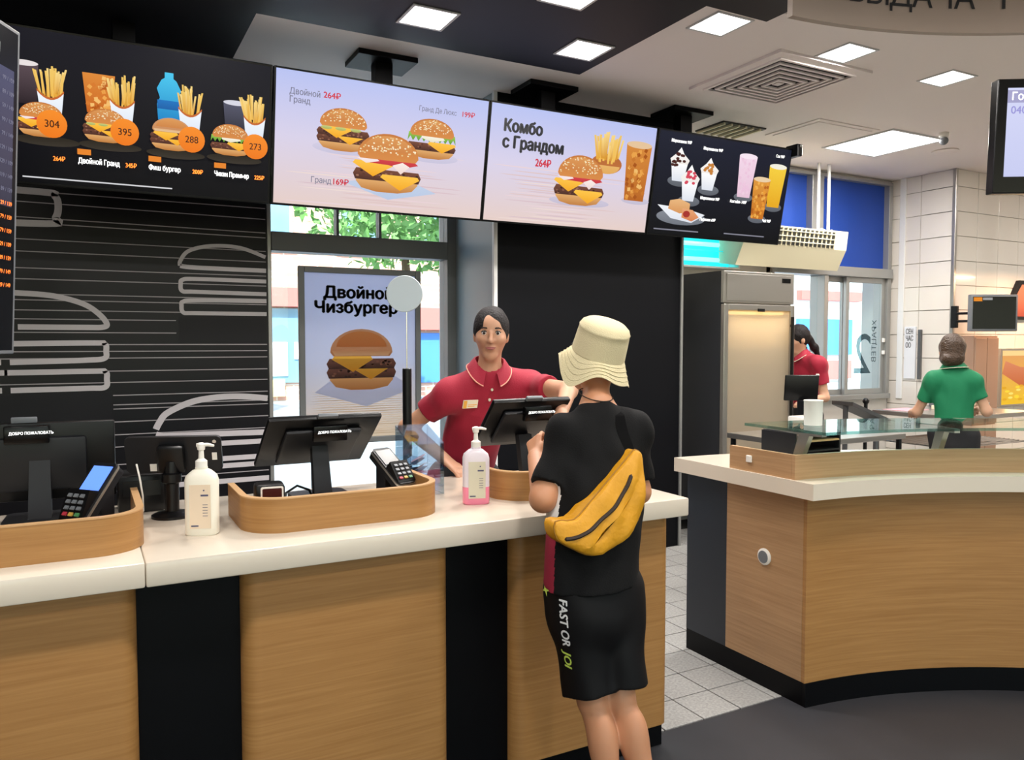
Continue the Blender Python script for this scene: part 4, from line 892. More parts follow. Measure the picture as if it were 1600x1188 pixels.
for x in (5.74, 5.87): tag(obj('hanger_pipe', MB().tube([(x, 4.95, 2.45), (x, 4.95, 3.08)], .014, 10), 'white_trim', smooth=True), 'thin white pipe from the ceiling down to the air conditioner, ' + ('left one' if x < 5.8 else 'right one'), 'pipe', 'pipes of the air conditioner')
tag(obj('flex_hose', MB().tube([(5.75, 4.93, 2.50), (5.80, 4.88, 2.47), (5.86, 4.90, 2.49), (5.80, 4.93, 2.475)], .009), 'white_trim', smooth=True), 'short white hose looped on top of the air conditioner', 'hose')
# steel work table with wire shelf
def table(name, x0, y0, x1, y1, z, label, group=None):
    t = thing(name, label, 'table', ((x0 + x1) / 2, (y0 + y1) / 2, 0), group)
    obj('table_top', MB().box(x0, y0, z - .035, x1, y1, z, bev=.004), 'steel', t)
    for x in (x0 + .03, x1 - .03):
        for y in (y0 + .03, y1 - .03): obj('leg', MB().tube([(x, y, 0), (x, y, z - .035)], .018), 'plastic_black', t, smooth=True)
    m = MB()
    for k in range(int((y1 - y0) / .04)): m.tube([(x0 + .02, y0 + .03 + k * .04, z - .25), (x1 - .02, y0 + .03 + k * .04, z - .25)], .004, 5)
    for xx in (x0 + .03, x1 - .03): m.tube([(xx, y0, z - .255), (xx, y1, z - .255)], .006, 5)
    obj('wire_shelf', m, 'chrome', t)
    return t
table('work_table', 5.87, 3.72, 6.93, 4.46, .93, 'steel work table with wire shelf beside the worker in green')
table('work_table', 3.75, 3.35, 4.75, 3.95, .90, 'steel work table with wire shelf behind the curved counter, before the fridge')
tag(obj('table_post', MB().tube([(5.84, 4.50, 0), (5.84, 4.50, 1.0)], .016).sphere((5.84, 4.50, 1.0), .028), 'plastic_black', smooth=True), 'black post with round cap at the corner of the work table', 'post')
t = thing('soap_dispenser', 'grey pump dispenser standing on the work table by the tiled wall', 'dispenser', (6.62, 4.38, .93))
obj('body', MB().box(6.56, 4.34, .93, 6.68, 4.42, 1.10, bev=.012), 'plastic_grey', t, smooth=40); obj('pump', MB().lathe([(.015, 0), (.015, .05), (.03, .055), (.03, .07)], (6.64, 4.38, 1.10), 14), 'plastic_black', t, smooth=40)
for k in range(3): tag(obj('food_box', MB().box(6.35 + .03 * k, 4.05, .93 + k * .035, 6.62 + .03 * k, 4.25, .964 + k * .035, bev=.004), 'cream_plastic'), 'cream carton in a low pile on the work table, ' + ('bottom', 'middle', 'top')[k] + ' one', 'carton', 'cartons on the work table')
tag(obj('paper_sheet', MB().box(5.95, 4.2, .93, 6.25, 4.42, .934), 'paper_pink'), 'flat pinkish sheet on the left end of the work table', 'paper')
# strip sign on the tiled wall
t = thing('strip_sign', 'narrow white vertical sign with grey lettering on the tiled wall', 'sign', (7.0, 4.92, 1.16))
obj('board', MB().box(7.0, 4.86, 1.15, 7.016, 4.98, 1.65, bev=.002), 'paper_white', t)
text('sign_text', 'СЕН\nЧАС\nОО', (6.999, 4.965, 1.58), (0, -1, 0), (0, 0, 1), .05, 'ink_grey', t, bold=.02, wx=.55, off=0.)
tag(obj('door_stop', MB().box(6.985, 4.80, 1.15, 7.016, 4.83, 1.62, bev=.004), 'steel_dark'), 'thin dark rail on the tiled wall beside the strip sign', 'rail')
# monitor on a wall arm
A_ = Vector((6.885, 4.262, 1.596)); MUx = Vector((.372, -.2, 0)).normalized(); MNx = MUx.cross(Vector((0, 0, 1)))
t = thing('wall_monitor', 'small silver-framed black monitor on a wall arm above the worker in green', 'monitor', A_ + MUx * .21)
R = Matrix((MUx, Vector((0, 0, 1)), MNx)).transposed().to_4x4(); R.translation = A_
m = MB(); m.M = R; m.box(0, 0, -.05, .42, .325, 0, bev=.008); obj('case', m, 'plastic_grey', t, smooth=40)
m = MB(); m.M = R; m.box(.02, .022, 0, .40, .305, .002); obj('screen', m, 'bezel', t)
p = Pic(A_ + MNx * .003, MUx, (0, 0, 1)); p.rect(.025, .265, .10, .30, 'e88a1e'); p.rect(.105, .275, .19, .298, '9a9a9a'); p.build('screen_label', 'screen_on', t)
obj('wall_plate', MB().box(6.97, 4.44, 1.63, 7.0, 4.50, 1.83, bev=.004), 'plastic_black', t)
obj('arm', MB().tube([(6.98, 4.46, 1.76), (6.99, 4.30, 1.76)], .012).tube([(6.98, 4.46, 1.69), (6.99, 4.30, 1.69)], .012), 'plastic_black', t)
# warm lit pictures at the right edge
t = thing('lit_menu_picture', 'warm yellow lit food picture on the tiled wall at the right edge', 'light box', (8.15, 4.49, .88))
obj('case', MB().box(7.70, 4.455, .88, 8.60, 4.509, 1.44, bev=.004), 'steel', t)
p = Pic((7.72, 4.454, .90), (1, 0, 0), (0, 0, 1)); p.rect(0, 0, .86, .52, 'f2c020', 'e8a060'); p.poly([(0, .30), (.3, .18), (.86, .15), (.86, .34), (.3, .36), (.05, .42)], 'c8602c', 'e08a60'); p.rect(0, .47, .86, .52, 'ffd890')
for k in range(30): p.ell(rnd.uniform(.03, .8), rnd.uniform(.03, .2), .04, .012, rnd.choice(('ffd83a', 'e8a818', 'fbe470')), n=8, up=False)
p.build('picture', 'screen_on', t); area_light('picture_glow', t, (8.15, 4.43, 1.2), .8, 5, (1, .72, .38), .5, (-PI / 2, 0, 0))
t = thing('red_menu_picture', 'dark-framed reddish picture above the lit one at the right edge', 'picture', (8.15, 4.49, 1.72))
obj('frame', MB().prism([(7.86, 1.72), (8.5, 1.72), (8.55, 2.1), (8.0, 2.1), (7.90, 1.95)], 4.47, 4.509, 'y'), 'plastic_dark', t); p = Pic((7.9, 4.467, 1.75), (1, 0, 0), (0, 0, 1)); p.poly([(0, 0), (.56, 0), (.6, .31), (.13, .31), (.03, .19)], '8a3a2c', 'c07a5c'); p.build('picture', 'print', t)
t = thing('heat_lamp', 'warm heat lamp bar over the work area out of view on the right', 'lamp', (7.9, 3.9, 2.2)); obj('bar', MB().box(7.5, 3.86, 2.2, 8.3, 3.94, 2.25), 'steel', t); obj('bulb_strip', MB().box(7.55, 3.88, 2.195, 8.25, 3.92, 2.2), 'warm_tube', t); obj('hanger', MB().tube([(7.9, 3.9, 2.25), (7.9, 3.9, 3.08)], .01), 'steel', t)
area_light('heat_glow', t, (7.9, 3.9, 2.18), .7, 26, (1, .6, .36), .1)
t = thing('tall_cabinet', 'steel cabinet, tinted for an orange reflection, standing at the tiled wall behind the worker in green', 'cabinet', (7.23, 4.40, 0))
mat('cabinet_warm_reflection', 'b08e78', .35, metal=.4)  # warm tint paints an orange reflection into the stainless steel
obj('body', MB().box(7.06, 4.33, 0, 7.42, 4.50, 1.56, bev=.004), 'cabinet_warm_reflection', t)
for a in (7.065, 7.243):
    d = obj('door', MB().box(a, 4.315, .1, a + .172, 4.33, 1.54, bev=.004), 'cabinet_warm_reflection', t); obj('handle', MB().box(a + (.145 if a < 7.2 else .015), 4.295, .75, a + (.157 if a < 7.2 else .027), 4.315, .95, bev=.003), 'steel', d)
# kitchen till by the far worker
t = thing('kitchen_monitor', 'small black monitor with pale rim in front of the far worker in red', 'monitor', (4.16, 3.66, .90))
obj('stand', MB().box(4.12, 3.64, .90, 4.20, 3.70, 1.12, bev=.006), 'plastic_dark', t)
m = MB(); m.M = frame_at((4.15, 3.66, 1.20), -.5) @ Matrix.Rotation(.15, 4, 'X'); m.box(-.13, 0, -.085, .09, .02, .085, bev=.005); obj('case', m, 'plastic_black', t, smooth=40)
m = MB(); m.M = frame_at((4.15, 3.66, 1.20), -.5) @ Matrix.Rotation(.15, 4, 'X'); m.box(.075, .02, -.085, .097, .03, .09, bev=.003); obj('rim', m, 'plastic_white', t)
tag(obj('receipt_printer', MB().box(3.95, 3.5, .90, 4.12, 3.62, 1.03, bev=.01), 'plastic_white', smooth=40), 'white receipt printer on the steel table before the fridge', 'printer')
tag(obj('grey_chute', MB().add([(5.30, 4.2, 1.0), (5.62, 4.1, .86), (5.62, 4.3, .86), (5.30, 4.4, 1.0), (5.30, 4.2, 1.03), (5.62, 4.1, .89), (5.62, 4.3, .89), (5.30, 4.4, 1.03), ], [(0, 3, 2, 1), (4, 5, 6, 7), (0, 1, 5, 4), (1, 2, 6, 5), (2, 3, 7, 6), (3, 0, 4, 7)]).tube([(5.34, 4.3, 0), (5.34, 4.3, .99)], .02).tube([(5.58, 4.2, 0), (5.58, 4.2, .88)], .02), 'steel_dark'), 'grey sloping chute beside the far worker in red', 'chute')

# ------------------------------------------------------------------ street outside
def brickmat():
    m = bpy.data.materials.new('brick'); m.use_nodes = True; n = m.node_tree.nodes; l = m.node_tree.links; b = n['Principled BSDF']
    tc = n.new('ShaderNodeTexCoord'); mp = n.new('ShaderNodeMapping'); mp.inputs['Rotation'].default_value = (PI / 2, 0, 0); l.new(tc.outputs['Object'], mp.inputs[0])
    bt = n.new('ShaderNodeTexBrick'); bt.inputs['Scale'].default_value = 1.0; bt.inputs['Brick Width'].default_value = .5; bt.inputs['Row Height'].default_value = .16; bt.inputs['Mortar Size'].default_value = .02
    bt.inputs['Color1'].default_value = lin('d6a896') + (1,); bt.inputs['Color2'].default_value = lin('cb9886') + (1,); bt.inputs['Mortar'].default_value = lin('e2d2c6') + (1,)  # brick tones paled too, overexposure put into the colour
    l.new(mp.outputs[0], bt.inputs[0]); l.new(bt.outputs[0], b.inputs['Base Color']); b.inputs['Roughness'].default_value = .9; MATS['brick'] = m
brickmat()
mat('pavement', 'a8adb2', .8, noise=(3, .08)); mat('shop_red', 'd9706a', .6); mat('shop_blue', '4a86dc', .5); mat('shop_white', 'e9eef2', .5); mat('shop_glass', '7fa6c0', .1, metal=.1); mat('stucco', 'dfe6e4', .8); mat('leaf', '6f9f58', .6, noise=(2, .3)); mat('bark', '5a4636', .9); mat('shop_yellow', 'ead98a', .6)  # shop and leaf colours paled to paint in the bright outdoor haze
struct('street', MB().box(-40, 5.45, -.35, 80, 60, -.25), 'pavement')
BL = thing('brick_building', 'pale red brick building with shop fronts across the street', 'building', (14, 26, -.25))
obj('wall', MB().box(-14, 24, -.25, 26, 32, 14), 'brick', BL)
for r in range(3):
    for k in range(14):
        x = -12 + k * 2.7; z = 4.4 + r * 3.2
        w_ = obj('window', MB().box(x, 23.9, z, x + 1.3, 24, z + 1.9).box(x - .1, 23.85, z - .15, x + 1.4, 24, z), 'shop_white', BL); obj('pane', MB().box(x + .1, 23.87, z + .1, x + 1.2, 23.9, z + 1.8), 'shop_glass', w_)
obj('shop_sign', MB().box(2.5, 23.6, 2.55, 7.0, 24, 3.1), 'shop_red', BL); obj('shop_sign', MB().box(9.2, 23.6, 1.9, 12.6, 24, 2.6), 'shop_red', BL); obj('shop_window', MB().box(2.5, 23.9, .3, 7.0, 24, 2.5), 'shop_glass', BL); obj('shop_door', MB().box(7.2, 23.9, -.25, 8.4, 24, 2.3), 'shop_white', BL)
obj('shop_window', MB().box(9.3, 23.9, .2, 10.3, 24, 1.8), 'shop_blue', BL); obj('notice', MB().box(4.6, 23.85, .5, 5.3, 23.9, 1.5), 'shop_white', BL); obj('notice', MB().box(4.7, 23.8, -.1, 5.2, 23.9, .4), 'shop_yellow', BL); obj('notice', MB().box(5.5, 23.85, 1.0, 6.0, 23.9, 1.5), 'shop_white', BL)
B2 = thing('pale_building', 'pale stucco building with blue and red shop panels outside the kitchen window', 'building', (36, 26, -.25))
obj('wall', MB().box(26.2, 24, -.25, 52, 33, 12), 'stucco', B2); obj('shop_panel', MB().box(26.6, 23.8, .95, 29.9, 24, 2.5), 'shop_blue', B2); obj('shop_panel', MB().box(26.6, 23.8, -.1, 29.9, 24, .7), 'shop_red', B2); obj('shop_sign', MB().box(26.6, 23.7, 3.3, 30.5, 24, 3.7), 'shop_red', B2)
for k in range(8): w_ = obj('window', MB().box(31 + k * 2.4, 23.9, 4.2, 32.3 + k * 2.4, 24, 6.2), 'shop_white', B2); obj('pane', MB().box(31.1 + k * 2.4, 23.87, 4.3, 32.2 + k * 2.4, 23.9, 6.1), 'shop_glass', w_)
def tree(x, y, h, r, label):
    t = thing('street_tree', label, 'tree', (x, y, -.25), 'street trees')
    obj('trunk', MB().tube([(x, y, -.25), (x + .1, y, h * .35), (x, y + .1, h * .6)], [.16, .13, .08]), 'bark', t, smooth=True)
    m = MB(); g = random.Random(int(x * 10))
    for _ in range(2600):
        u = Vector((g.gauss(0, 1), g.gauss(0, 1), g.gauss(0, 1))).normalized() * r * g.uniform(.45, 1.05)
        c = Vector((x, y, h * .72)) + Vector((u.x * 1.2, u.y * 1.2, u.z * .8)); s_ = g.uniform(.08, .2)
        a = Vector((g.gauss(0, 1), g.gauss(0, 1), g.gauss(0, 1))).normalized(); b = a.cross(Vector((g.gauss(0, 1), g.gauss(0, 1), 1))).normalized()
        m.add([tuple(c - a * s_), tuple(c + b * s_ * .5), tuple(c + a * s_), tuple(c - b * s_ * .5)], [(0, 1, 2, 3)])
    f_ = obj('foliage', m, 'leaf', t, fix=False); f_['kind'] = 'stuff'
tree(6.6, 17.5, 6.6, 2.0, 'leafy green tree across the street behind the burger poster')
tree(1.4, 17.0, 7.4, 1.3, 'smaller leafy tree left of the other one across the street')
# ------------------------------------------------------------------ people: smooth distance-field bodies meshed as one surface
from mathutils.bvhtree import BVHTree
def A3(v): return np.array(v, dtype=np.float32)
def unit(v): v = np.array(v, dtype=np.float64); return v / np.linalg.norm(v)
def cone(a, b, ra, rb, k=.02, flat=None, cuts=(), op='u'): return dict(t='c', a=A3(a), b=A3(b), ra=ra, rb=rb, k=k, flat=flat, cuts=cuts, op=op)
def elli(c, r, R=None, k=.02, cuts=(), op='u'): return dict(t='e', c=A3(c), r=A3(r), R=np.eye(3) if R is None else np.array(R, dtype=np.float32), k=k, cuts=cuts, op=op)
def pbounds(p):
    if p['t'] == 'c':
        r = max(p['ra'], p['rb']); return np.minimum(p['a'], p['b']) - r, np.maximum(p['a'], p['b']) + r
    r = max(p['r']); return p['c'] - r, p['c'] + r
def pdist(p, P):
    if p['t'] == 'c':
        ab = p['b'] - p['a']; L2 = float(ab @ ab) + 1e-9; q = P - p['a']
        t = np.clip((q @ ab) / L2, 0, 1)
        q = q - t[..., None] * ab
        if p['flat'] is not None:
            n, s = p['flat']; n = A3(n); dn = q @ n; q = q + ((s - 1) * dn)[..., None] * n
        d = np.sqrt((q * q).sum(-1)) - (p['ra'] + t * (p['rb'] - p['ra']))
    else:
        q = (P - p['c']) @ p['R'].T; k0 = np.sqrt(((q / p['r']) ** 2).sum(-1)) + 1e-6; k1 = np.sqrt(((q / p['r'] ** 2) ** 2).sum(-1)) + 1e-6
        d = k0 * (k0 - 1) / k1
    for (c, n) in p['cuts']: d = np.maximum(d, (P - A3(c)) @ A3(unit(n)))
    return d
def mesh_sdf(prims, vox, cuts=(), post=None):
    bs = [pbounds(p) for p in prims if p['op'] == 'u']; lo = np.min([b[0] for b in bs], 0) - 3 * vox - .01; hi = np.max([b[1] for b in bs], 0) + 3 * vox + .01
    n = np.ceil((hi - lo) / vox).astype(int) + 1
    G = np.full(tuple(n), 1., dtype=np.float32)
    ax = [lo[i] + vox * np.arange(n[i], dtype=np.float32) for i in range(3)]
    for p in prims:
        b0, b1 = pbounds(p); mg = max(p['k'], 3 * vox) + .005
        i0 = np.clip(np.floor((b0 - mg - lo) / vox).astype(int), 0, n - 1); i1 = np.clip(np.ceil((b1 + mg - lo) / vox).astype(int) + 1, 1, n)
        if (i1 <= i0).any(): continue
        sl = tuple(slice(i0[i], i1[i]) for i in range(3))
        P = np.stack(np.meshgrid(ax[0][sl[0]], ax[1][sl[1]], ax[2][sl[2]], indexing='ij'), -1).astype(np.float32)
        d = pdist(p, P); g = G[sl]; k = p['k']
        if p['op'] == 'u':
            h = np.clip(.5 + .5 * (g - d) / k, 0, 1); G[sl] = g * (1 - h) + d * h - k * h * (1 - h)
        else: G[sl] = np.maximum(g, -d)
    if post is not None or cuts:
        P = np.stack(np.meshgrid(*ax, indexing='ij'), -1).astype(np.float32)
        if post is not None: G = G + post(P)
        for (c, nn) in cuts: G = np.maximum(G, (P - A3(c)) @ A3(unit(nn)))
    return nets(G.astype(np.float32), lo, vox)
def nets(G, lo, vox):
    S = G < 0; nx, ny, nz = G.shape
    cor = [(i, j, k) for i in (0, 1) for j in (0, 1) for k in (0, 1)]
    cnt = np.zeros((nx - 1, ny - 1, nz - 1), dtype=np.int8)
    for (i, j, k) in cor: cnt += S[i:nx - 1 + i, j:ny - 1 + j, k:nz - 1 + k]
    act = np.argwhere((cnt > 0) & (cnt < 8)); idx = np.full(cnt.shape, -1, dtype=np.int32); idx[act[:, 0], act[:, 1], act[:, 2]] = np.arange(len(act))
    val = {c: G[act[:, 0] + c[0], act[:, 1] + c[1], act[:, 2] + c[2]] for c in cor}
    acc = np.zeros((len(act), 3)); num = np.zeros(len(act))
    for a in cor:
        for x in range(3):
            if a[x] == 0:
                b = list(a); b[x] = 1; b = tuple(b); va, vb = val[a], val[b]; m = (va < 0) != (vb < 0)
                t = np.where(m, va / np.where(m, va - vb, 1), 0); q = np.tile(np.array(a, float), (len(act), 1)); q[:, x] = t
                acc[m] += q[m]; num[m] += 1
    V = lo + (act + acc / num[:, None]) * vox
    F = []
    for x in range(3):
        y, z = (x + 1) % 3, (x + 2) % 3
        s0 = [slice(None)] * 3; s1 = [slice(None)] * 3; s0[x] = slice(0, -1); s1[x] = slice(1, None)
        e = np.argwhere(S[tuple(s0)] != S[tuple(s1)]); e = e[(e[:, y] > 0) & (e[:, z] > 0) & (e[:, y] < G.shape[y] - 1) & (e[:, z] < G.shape[z] - 1)]
        def ci(dy, dz):
            q = e.copy(); q[:, y] += dy; q[:, z] += dz; return idx[q[:, 0], q[:, 1], q[:, 2]]
        Q = np.stack([ci(-1, -1), ci(0, -1), ci(0, 0), ci(-1, 0)], 1)
        ins = S[e[:, 0], e[:, 1], e[:, 2]]; Q[~ins] = Q[~ins][:, ::-1]; F.append(Q)
    F = np.concatenate(F); F = F[(F >= 0).all(1)]
    return V, F
def sdf_obj(name, VF, mats, parent=None, origin=None, pick=None):
    V, F = VF; o0 = np.array(wloc(parent)) if parent is not None else np.array(origin)
    me = bpy.data.meshes.new(name); me.from_pydata((V - o0).tolist(), [], F.tolist())
    for m in ([mats] if isinstance(mats, str) else mats): me.materials.append(MATS[m])
    if pick is not None: me.polygons.foreach_set('material_index', pick(V[F].mean(1)).astype(np.int32))
    me.polygons.foreach_set('use_smooth', [True] * len(F)); me.update()
    o = bpy.data.objects.new(name, me); COL.objects.link(o); o.parent = parent
    if parent is None: o.location = tuple(o0)
    return o
def folds(seed, amp, sc=1.):
    g = np.random.RandomState(seed); W = g.normal(0, 1, (7, 3)) * np.array([26, 26, 15]) * sc; ph = g.uniform(0, 6.28, 7)
    def f(P):
        d = 0
        for w, h in zip(W, ph):
            a = P @ w.astype(np.float32) + h; d = d + np.sin(a + 1.3 * np.sin(P @ (w[[1, 2, 0]] * .4).astype(np.float32)))
        return (amp / 3 * d).astype(np.float32)
    return f
def hand(w, d, n, l, s=1., curl=.5, spread=1., thumb=.7):
    """wrist, finger direction, palm normal, thumb side"""
    w = np.array(w, float); d = unit(d); n = unit(np.array(n) - d * np.dot(n, d)); l = unit(np.array(l) - d * np.dot(l, d) - n * np.dot(l, n)); out = []
    for off, L in ((.028, .072), (.010, .080), (-.009, .075), (-.026, .058)):
        kn = w + d * .088 * s + l * off * s * spread
        out.append(cone(w + d * .012 * s + l * off * .55 * s, kn, .0125 * s, .0105 * s, .012))
        p = kn; ang = curl * .5
        for j, f in enumerate((.45, .31, .24)):
            q = p + (d * math.cos(ang) + n * math.sin(ang)) * L * f * s; r = (.0092, .0083, .0075)[j] * s
            out.append(cone(p, q, r, r * .93, .003)); p = q; ang += curl * (.9, .7, .5)[j]
    p = w + d * .022 * s + l * .024 * s; td = unit(d * .75 + l * thumb + n * .35)
    q = p + td * .040 * s; td2 = unit(d * .95 + l * thumb * .35 + n * .45 * curl); r = q + td2 * .034 * s
    out += [cone(w + d * .008 * s, q, .014 * s, .0115 * s, .012), cone(q, r, .0108 * s, .0085 * s, .005)]
    return out
def lerp(a, b, t): return tuple(np.array(a, float) + (np.array(b, float) - np.array(a, float)) * t)
def head_prims(c, f, u, s=1.):
    c = np.array(c, float); f = unit(f); u = unit(np.array(u) - f * np.dot(u, f)); r = np.cross(f, u)
    R = np.stack([r, f, u])
    pr = [elli(c + u * .022 * s, (.073 * s, .092 * s, .096 * s), R, .02), cone(c + f * .020 * s - u * .03 * s, c + f * .052 * s - u * .088 * s, .060 * s, .034 * s, .035),
          cone(c + f * .093 * s + u * .012 * s, c + f * .110 * s - u * .024 * s, .007 * s, .011 * s, .012), elli(c + f * .096 * s - u * .026 * s, (.017 * s, .012 * s, .009 * s), R, .01),
          elli(c + f * .060 * s - u * .020 * s + r * .034 * s, (.026 * s, .03 * s, .022 * s), R, .02), elli(c + f * .060 * s - u * .020 * s - r * .034 * s, (.026 * s, .03 * s, .022 * s), R, .02),
          elli(c + f * .085 * s - u * .058 * s, (.022 * s, .014 * s, .016 * s), R, .012)]
    for sg in (-1, 1):
        pr.append(elli(c + r * sg * .076 * s - f * .008 * s - u * .008 * s, (.008 * s, .018 * s, .031 * s), R, .008))
        pr.append(elli(c + f * .100 * s + r * sg * .031 * s + u * .012 * s, (.016 * s, .016 * s, .010 * s), R, .002, op='s'))
    return pr, R
def torso_prims(J, e=0., s=1., wa=.125, wc=.145, fl=1.45):
    n = J['front']; pel, chest = J['pelvis'], lerp(J['pelvis'], J['neck'], .68)
    return [cone(lerp(pel, chest, -.12), chest, wa * s + e, wc * s + e, .05, (n, fl)), cone(J['shL'], J['shR'], .055 * s + e, .055 * s + e, .05), cone(J['neck'], J['shL'], .048 * s + e, .05 * s + e, .04), cone(J['neck'], J['shR'], .048 * s + e, .05 * s + e, .04), cone(pel, pel, .118 * s + e, .118 * s + e, .05, (n, 1.5))]
def limb(a, b, c, r, k=.025): return [cone(a, b, r[0], r[1], k), cone(b, c, r[1] * 1.02, r[2], k)]
def leg_prims(J, s=1.):
    out = []
    for q in 'LR':
        h, k, a = J['hip' + q], J['kn' + q], J['an' + q]; out += limb(h, k, a, (.078 * s, .052 * s, .034 * s))
        c = lerp(k, a, .32); out.append(elli(np.array(c) - np.array(J['front']) * .012 * s, (.048 * s, .050 * s, .105 * s), None, .03))
        out.append(cone(a, np.array(a) + np.array(J['front']) * .10 * s - np.array((0, 0, .04 * s)), .034 * s, .026 * s, .02))
    return out
def shoes(J, body, m='shoe_dark', s=1.):
    for q in 'LR':
        a = np.array(J['an' + q], float); f = np.array(J['front']); z = -a[2]
        P = [cone(a - f * .03 * s + (0, 0, z + .045), a + f * .14 * s + (0, 0, z + .035), .046 * s, .040 * s, .02), cone(a + (0, 0, z + .09), a + (0, 0, z + .05), .046 * s, .05 * s, .03)]
        sdf_obj('shoe', mesh_sdf(P, .006, cuts=[((0, 0, .002), (0, 0, -1))]), m, body)
for nme, c in dict(skin_cashier='c99678', skin_boy='c48a66', skin_worker='d0a184').items():
    m = mat(nme, c, .5, noise=(14, .05)); b_ = m.node_tree.nodes['Principled BSDF']; b_.inputs['Subsurface Weight'].default_value = .08; b_.inputs['Subsurface Radius'].default_value = (.02, .008, .005)
mat('polo_red', 'a00c2e', .75, bump=(260, .15), sheen=.1); mat('polo_green', '0f7d52', .75, bump=(260, .15)); mat('trim_pale', 'e9a08c', .6); mat('trim_cream', 'e6e0c8', .6); mat('trousers_dark', '1b1a1d', .75); mat('shoe_dark', '141414', .5)
mat('hair_dark', '1a1415', .55, bump=(120, .5), spec=.25); mat('hair_brown', '45301f', .4, bump=(90, 1.), noise=(60, .5)); mat('tee_black', '0f0f10', .85, bump=(240, .15), spec=.2); mat('tee_white', 'd9d6d2', .8); mat('tee_crimson', '8c1230', .75); mat('shorts_black', '070608', .65, spec=.25); mat('hat_cream', 'dccfa8', .85, bump=(300, .25)); mat('bag_yellow', 'd29412', .55, bump=(22, .7)); mat('bag_edge', '9a6a0c', .6); mat('zip_dark', '2a1c10', .6); mat('strap_black', '050506', .8, spec=.1)
mat('eye_white', 'e8e4e0', .3); mat('iris_dark', '2a1a12', .2); mat('lip', 'a8605a', .5); mat('lime_print', 'c8e060', .6); mat('white_print', 'e2e2e2', .6); mat('badge', 'f0e6cc', .4); mat('badge_orange', 'f0b040', .4)
def face_parts(body, c, R, s=1., brow='hair_dark'):
    r, f, u = R; c = np.array(c, float)
    for sg in (-1, 1):
        e = c + f * .0815 * s + r * sg * .031 * s + u * .011 * s
        eo = obj('eye', MB().sphere(tuple(e), .0118 * s, 14), 'eye_white', body, smooth=True); obj('iris', MB().sphere(tuple(e + f * .0085 * s), .0068 * s, 12), 'iris_dark', eo, smooth=True)
        obj('eyelid', MB().tube([tuple(e + f * .009 * s + r * k * .014 * s + u * (.0095 - .5 * k * k * .012) * s - f * abs(k) * .004 * s) for k in (-1, -.5, 0, .5, 1)], .0026 * s, 6), 'hair_dark', body, smooth=True)
        obj('eyebrow', MB().tube([tuple(c + f * (.099 - .012 * abs(k - .3)) * s + r * sg * (.014 + .034 * (k + 1) / 2) * s + u * (.030 + .006 * (1 - k * k)) * s) for k in (-1, -.4, .2, .7, 1)], [.0028 * s, .0036 * s, .0036 * s, .0028 * s, .0014 * s], 6), brow, body, smooth=True)
    m = MB()
    for dz, rr_ in ((.0, .0042), (-.008, .0050)): m.tube([tuple(c + f * (.099 - .014 * k * k) * s + r * k * .023 * s + u * (-.054 + dz * (1 - .8 * abs(k))) * s) for k in (-1, -.6, -.2, .2, .6, 1)], [.001, rr_ * .7 * s, rr_ * s, rr_ * s, rr_ * .7 * s, .001], 8)
    obj('lips', m, 'lip', body, smooth=True)
def collar(body, J, front, m, trim, s=1., h=.036, tips=.05, gap=.32):
    nb = np.array(J['neck'], float); f = unit(front); up = unit(np.array(J['head'], float) - nb); f = unit(f - up * np.dot(f, up)); r = np.cross(f, up); N = 40; mb = MB(); vs = []; bot = []
    for i in range(N + 1):
        a = gap + (2 * PI - 2 * gap) * i / N; dirv = f * math.cos(a) + r * math.sin(a); fr = max(0, math.cos(a)) ** 2
        top = nb + up * (.066 - .045 * fr) * s + dirv * (.062 + .010 * fr) * s; mid = nb + up * (.064 - .045 * fr) * s + dirv * (.071 + .012 * fr) * s; lo_ = nb + up * (.026 - tips * fr) * s + dirv * (.098 + .022 * fr) * s
        inn = nb + up * (0 - .03 * fr) * s + dirv * .064 * s
        vs += [tuple(inn), tuple(top), tuple(mid), tuple(lo_), tuple(lo_ - dirv * .005 * s)]; bot.append(tuple(lo_ + dirv * .001))
    fs = [(5 * i + j, 5 * i + j + 1, 5 * (i + 1) + j + 1, 5 * (i + 1) + j) for i in range(N) for j in range(4)]
    cb = obj('collar', mb.add(vs, fs), m, body, smooth=60); obj('collar_trim', MB().tube(bot, .0028 * s, 6), trim, cb, smooth=True)
def polo(body, J, m, s=1., vox=.006, sl=.62, hem=None, seed=1, amp=.004, wa=.125, wc=.145, rs=(.066, .064)):
    P = torso_prims(J, .012, s, wa, wc)
    for q in 'LR':
        a, b = J['sh' + q], J['el' + q]; e = lerp(a, b, sl); d = np.array(b, float) - np.array(a, float)
        P.append(cone(a, lerp(a, b, sl + .12), rs[0] * s, rs[1] * s, .035, cuts=[(e, d)]))
    up = np.array(J['head'], float) - np.array(J['neck'], float)
    P.append(cone(np.array(J['neck']) + np.array(J['front']) * .01, np.array(J['neck']) + up * .6, .052 * s, .075 * s, .01, op='s'))
    return sdf_obj('polo_shirt', mesh_sdf(P, vox, cuts=[((0, 0, hem), (0, 0, -1))] if hem else (), post=folds(seed, amp)), m, body)
def trousers(body, J, top, s=1., m='trousers_dark'):
    P = [cone((J['pelvis'][0], J['pelvis'][1], J['pelvis'][2] - .09), (J['pelvis'][0], J['pelvis'][1], top), .135 * s, .128 * s, .04, (J['front'], 1.15))]
    for q in 'LR': P += limb(J['hip' + q], J['kn' + q], J['an' + q], (.092 * s, .068 * s, .058 * s))
    return sdf_obj('trousers', mesh_sdf(P, .007, cuts=[((0, 0, top), (0, 0, 1)), ((0, 0, .05), (0, 0, -1))], post=folds(9, .004)), m, body)
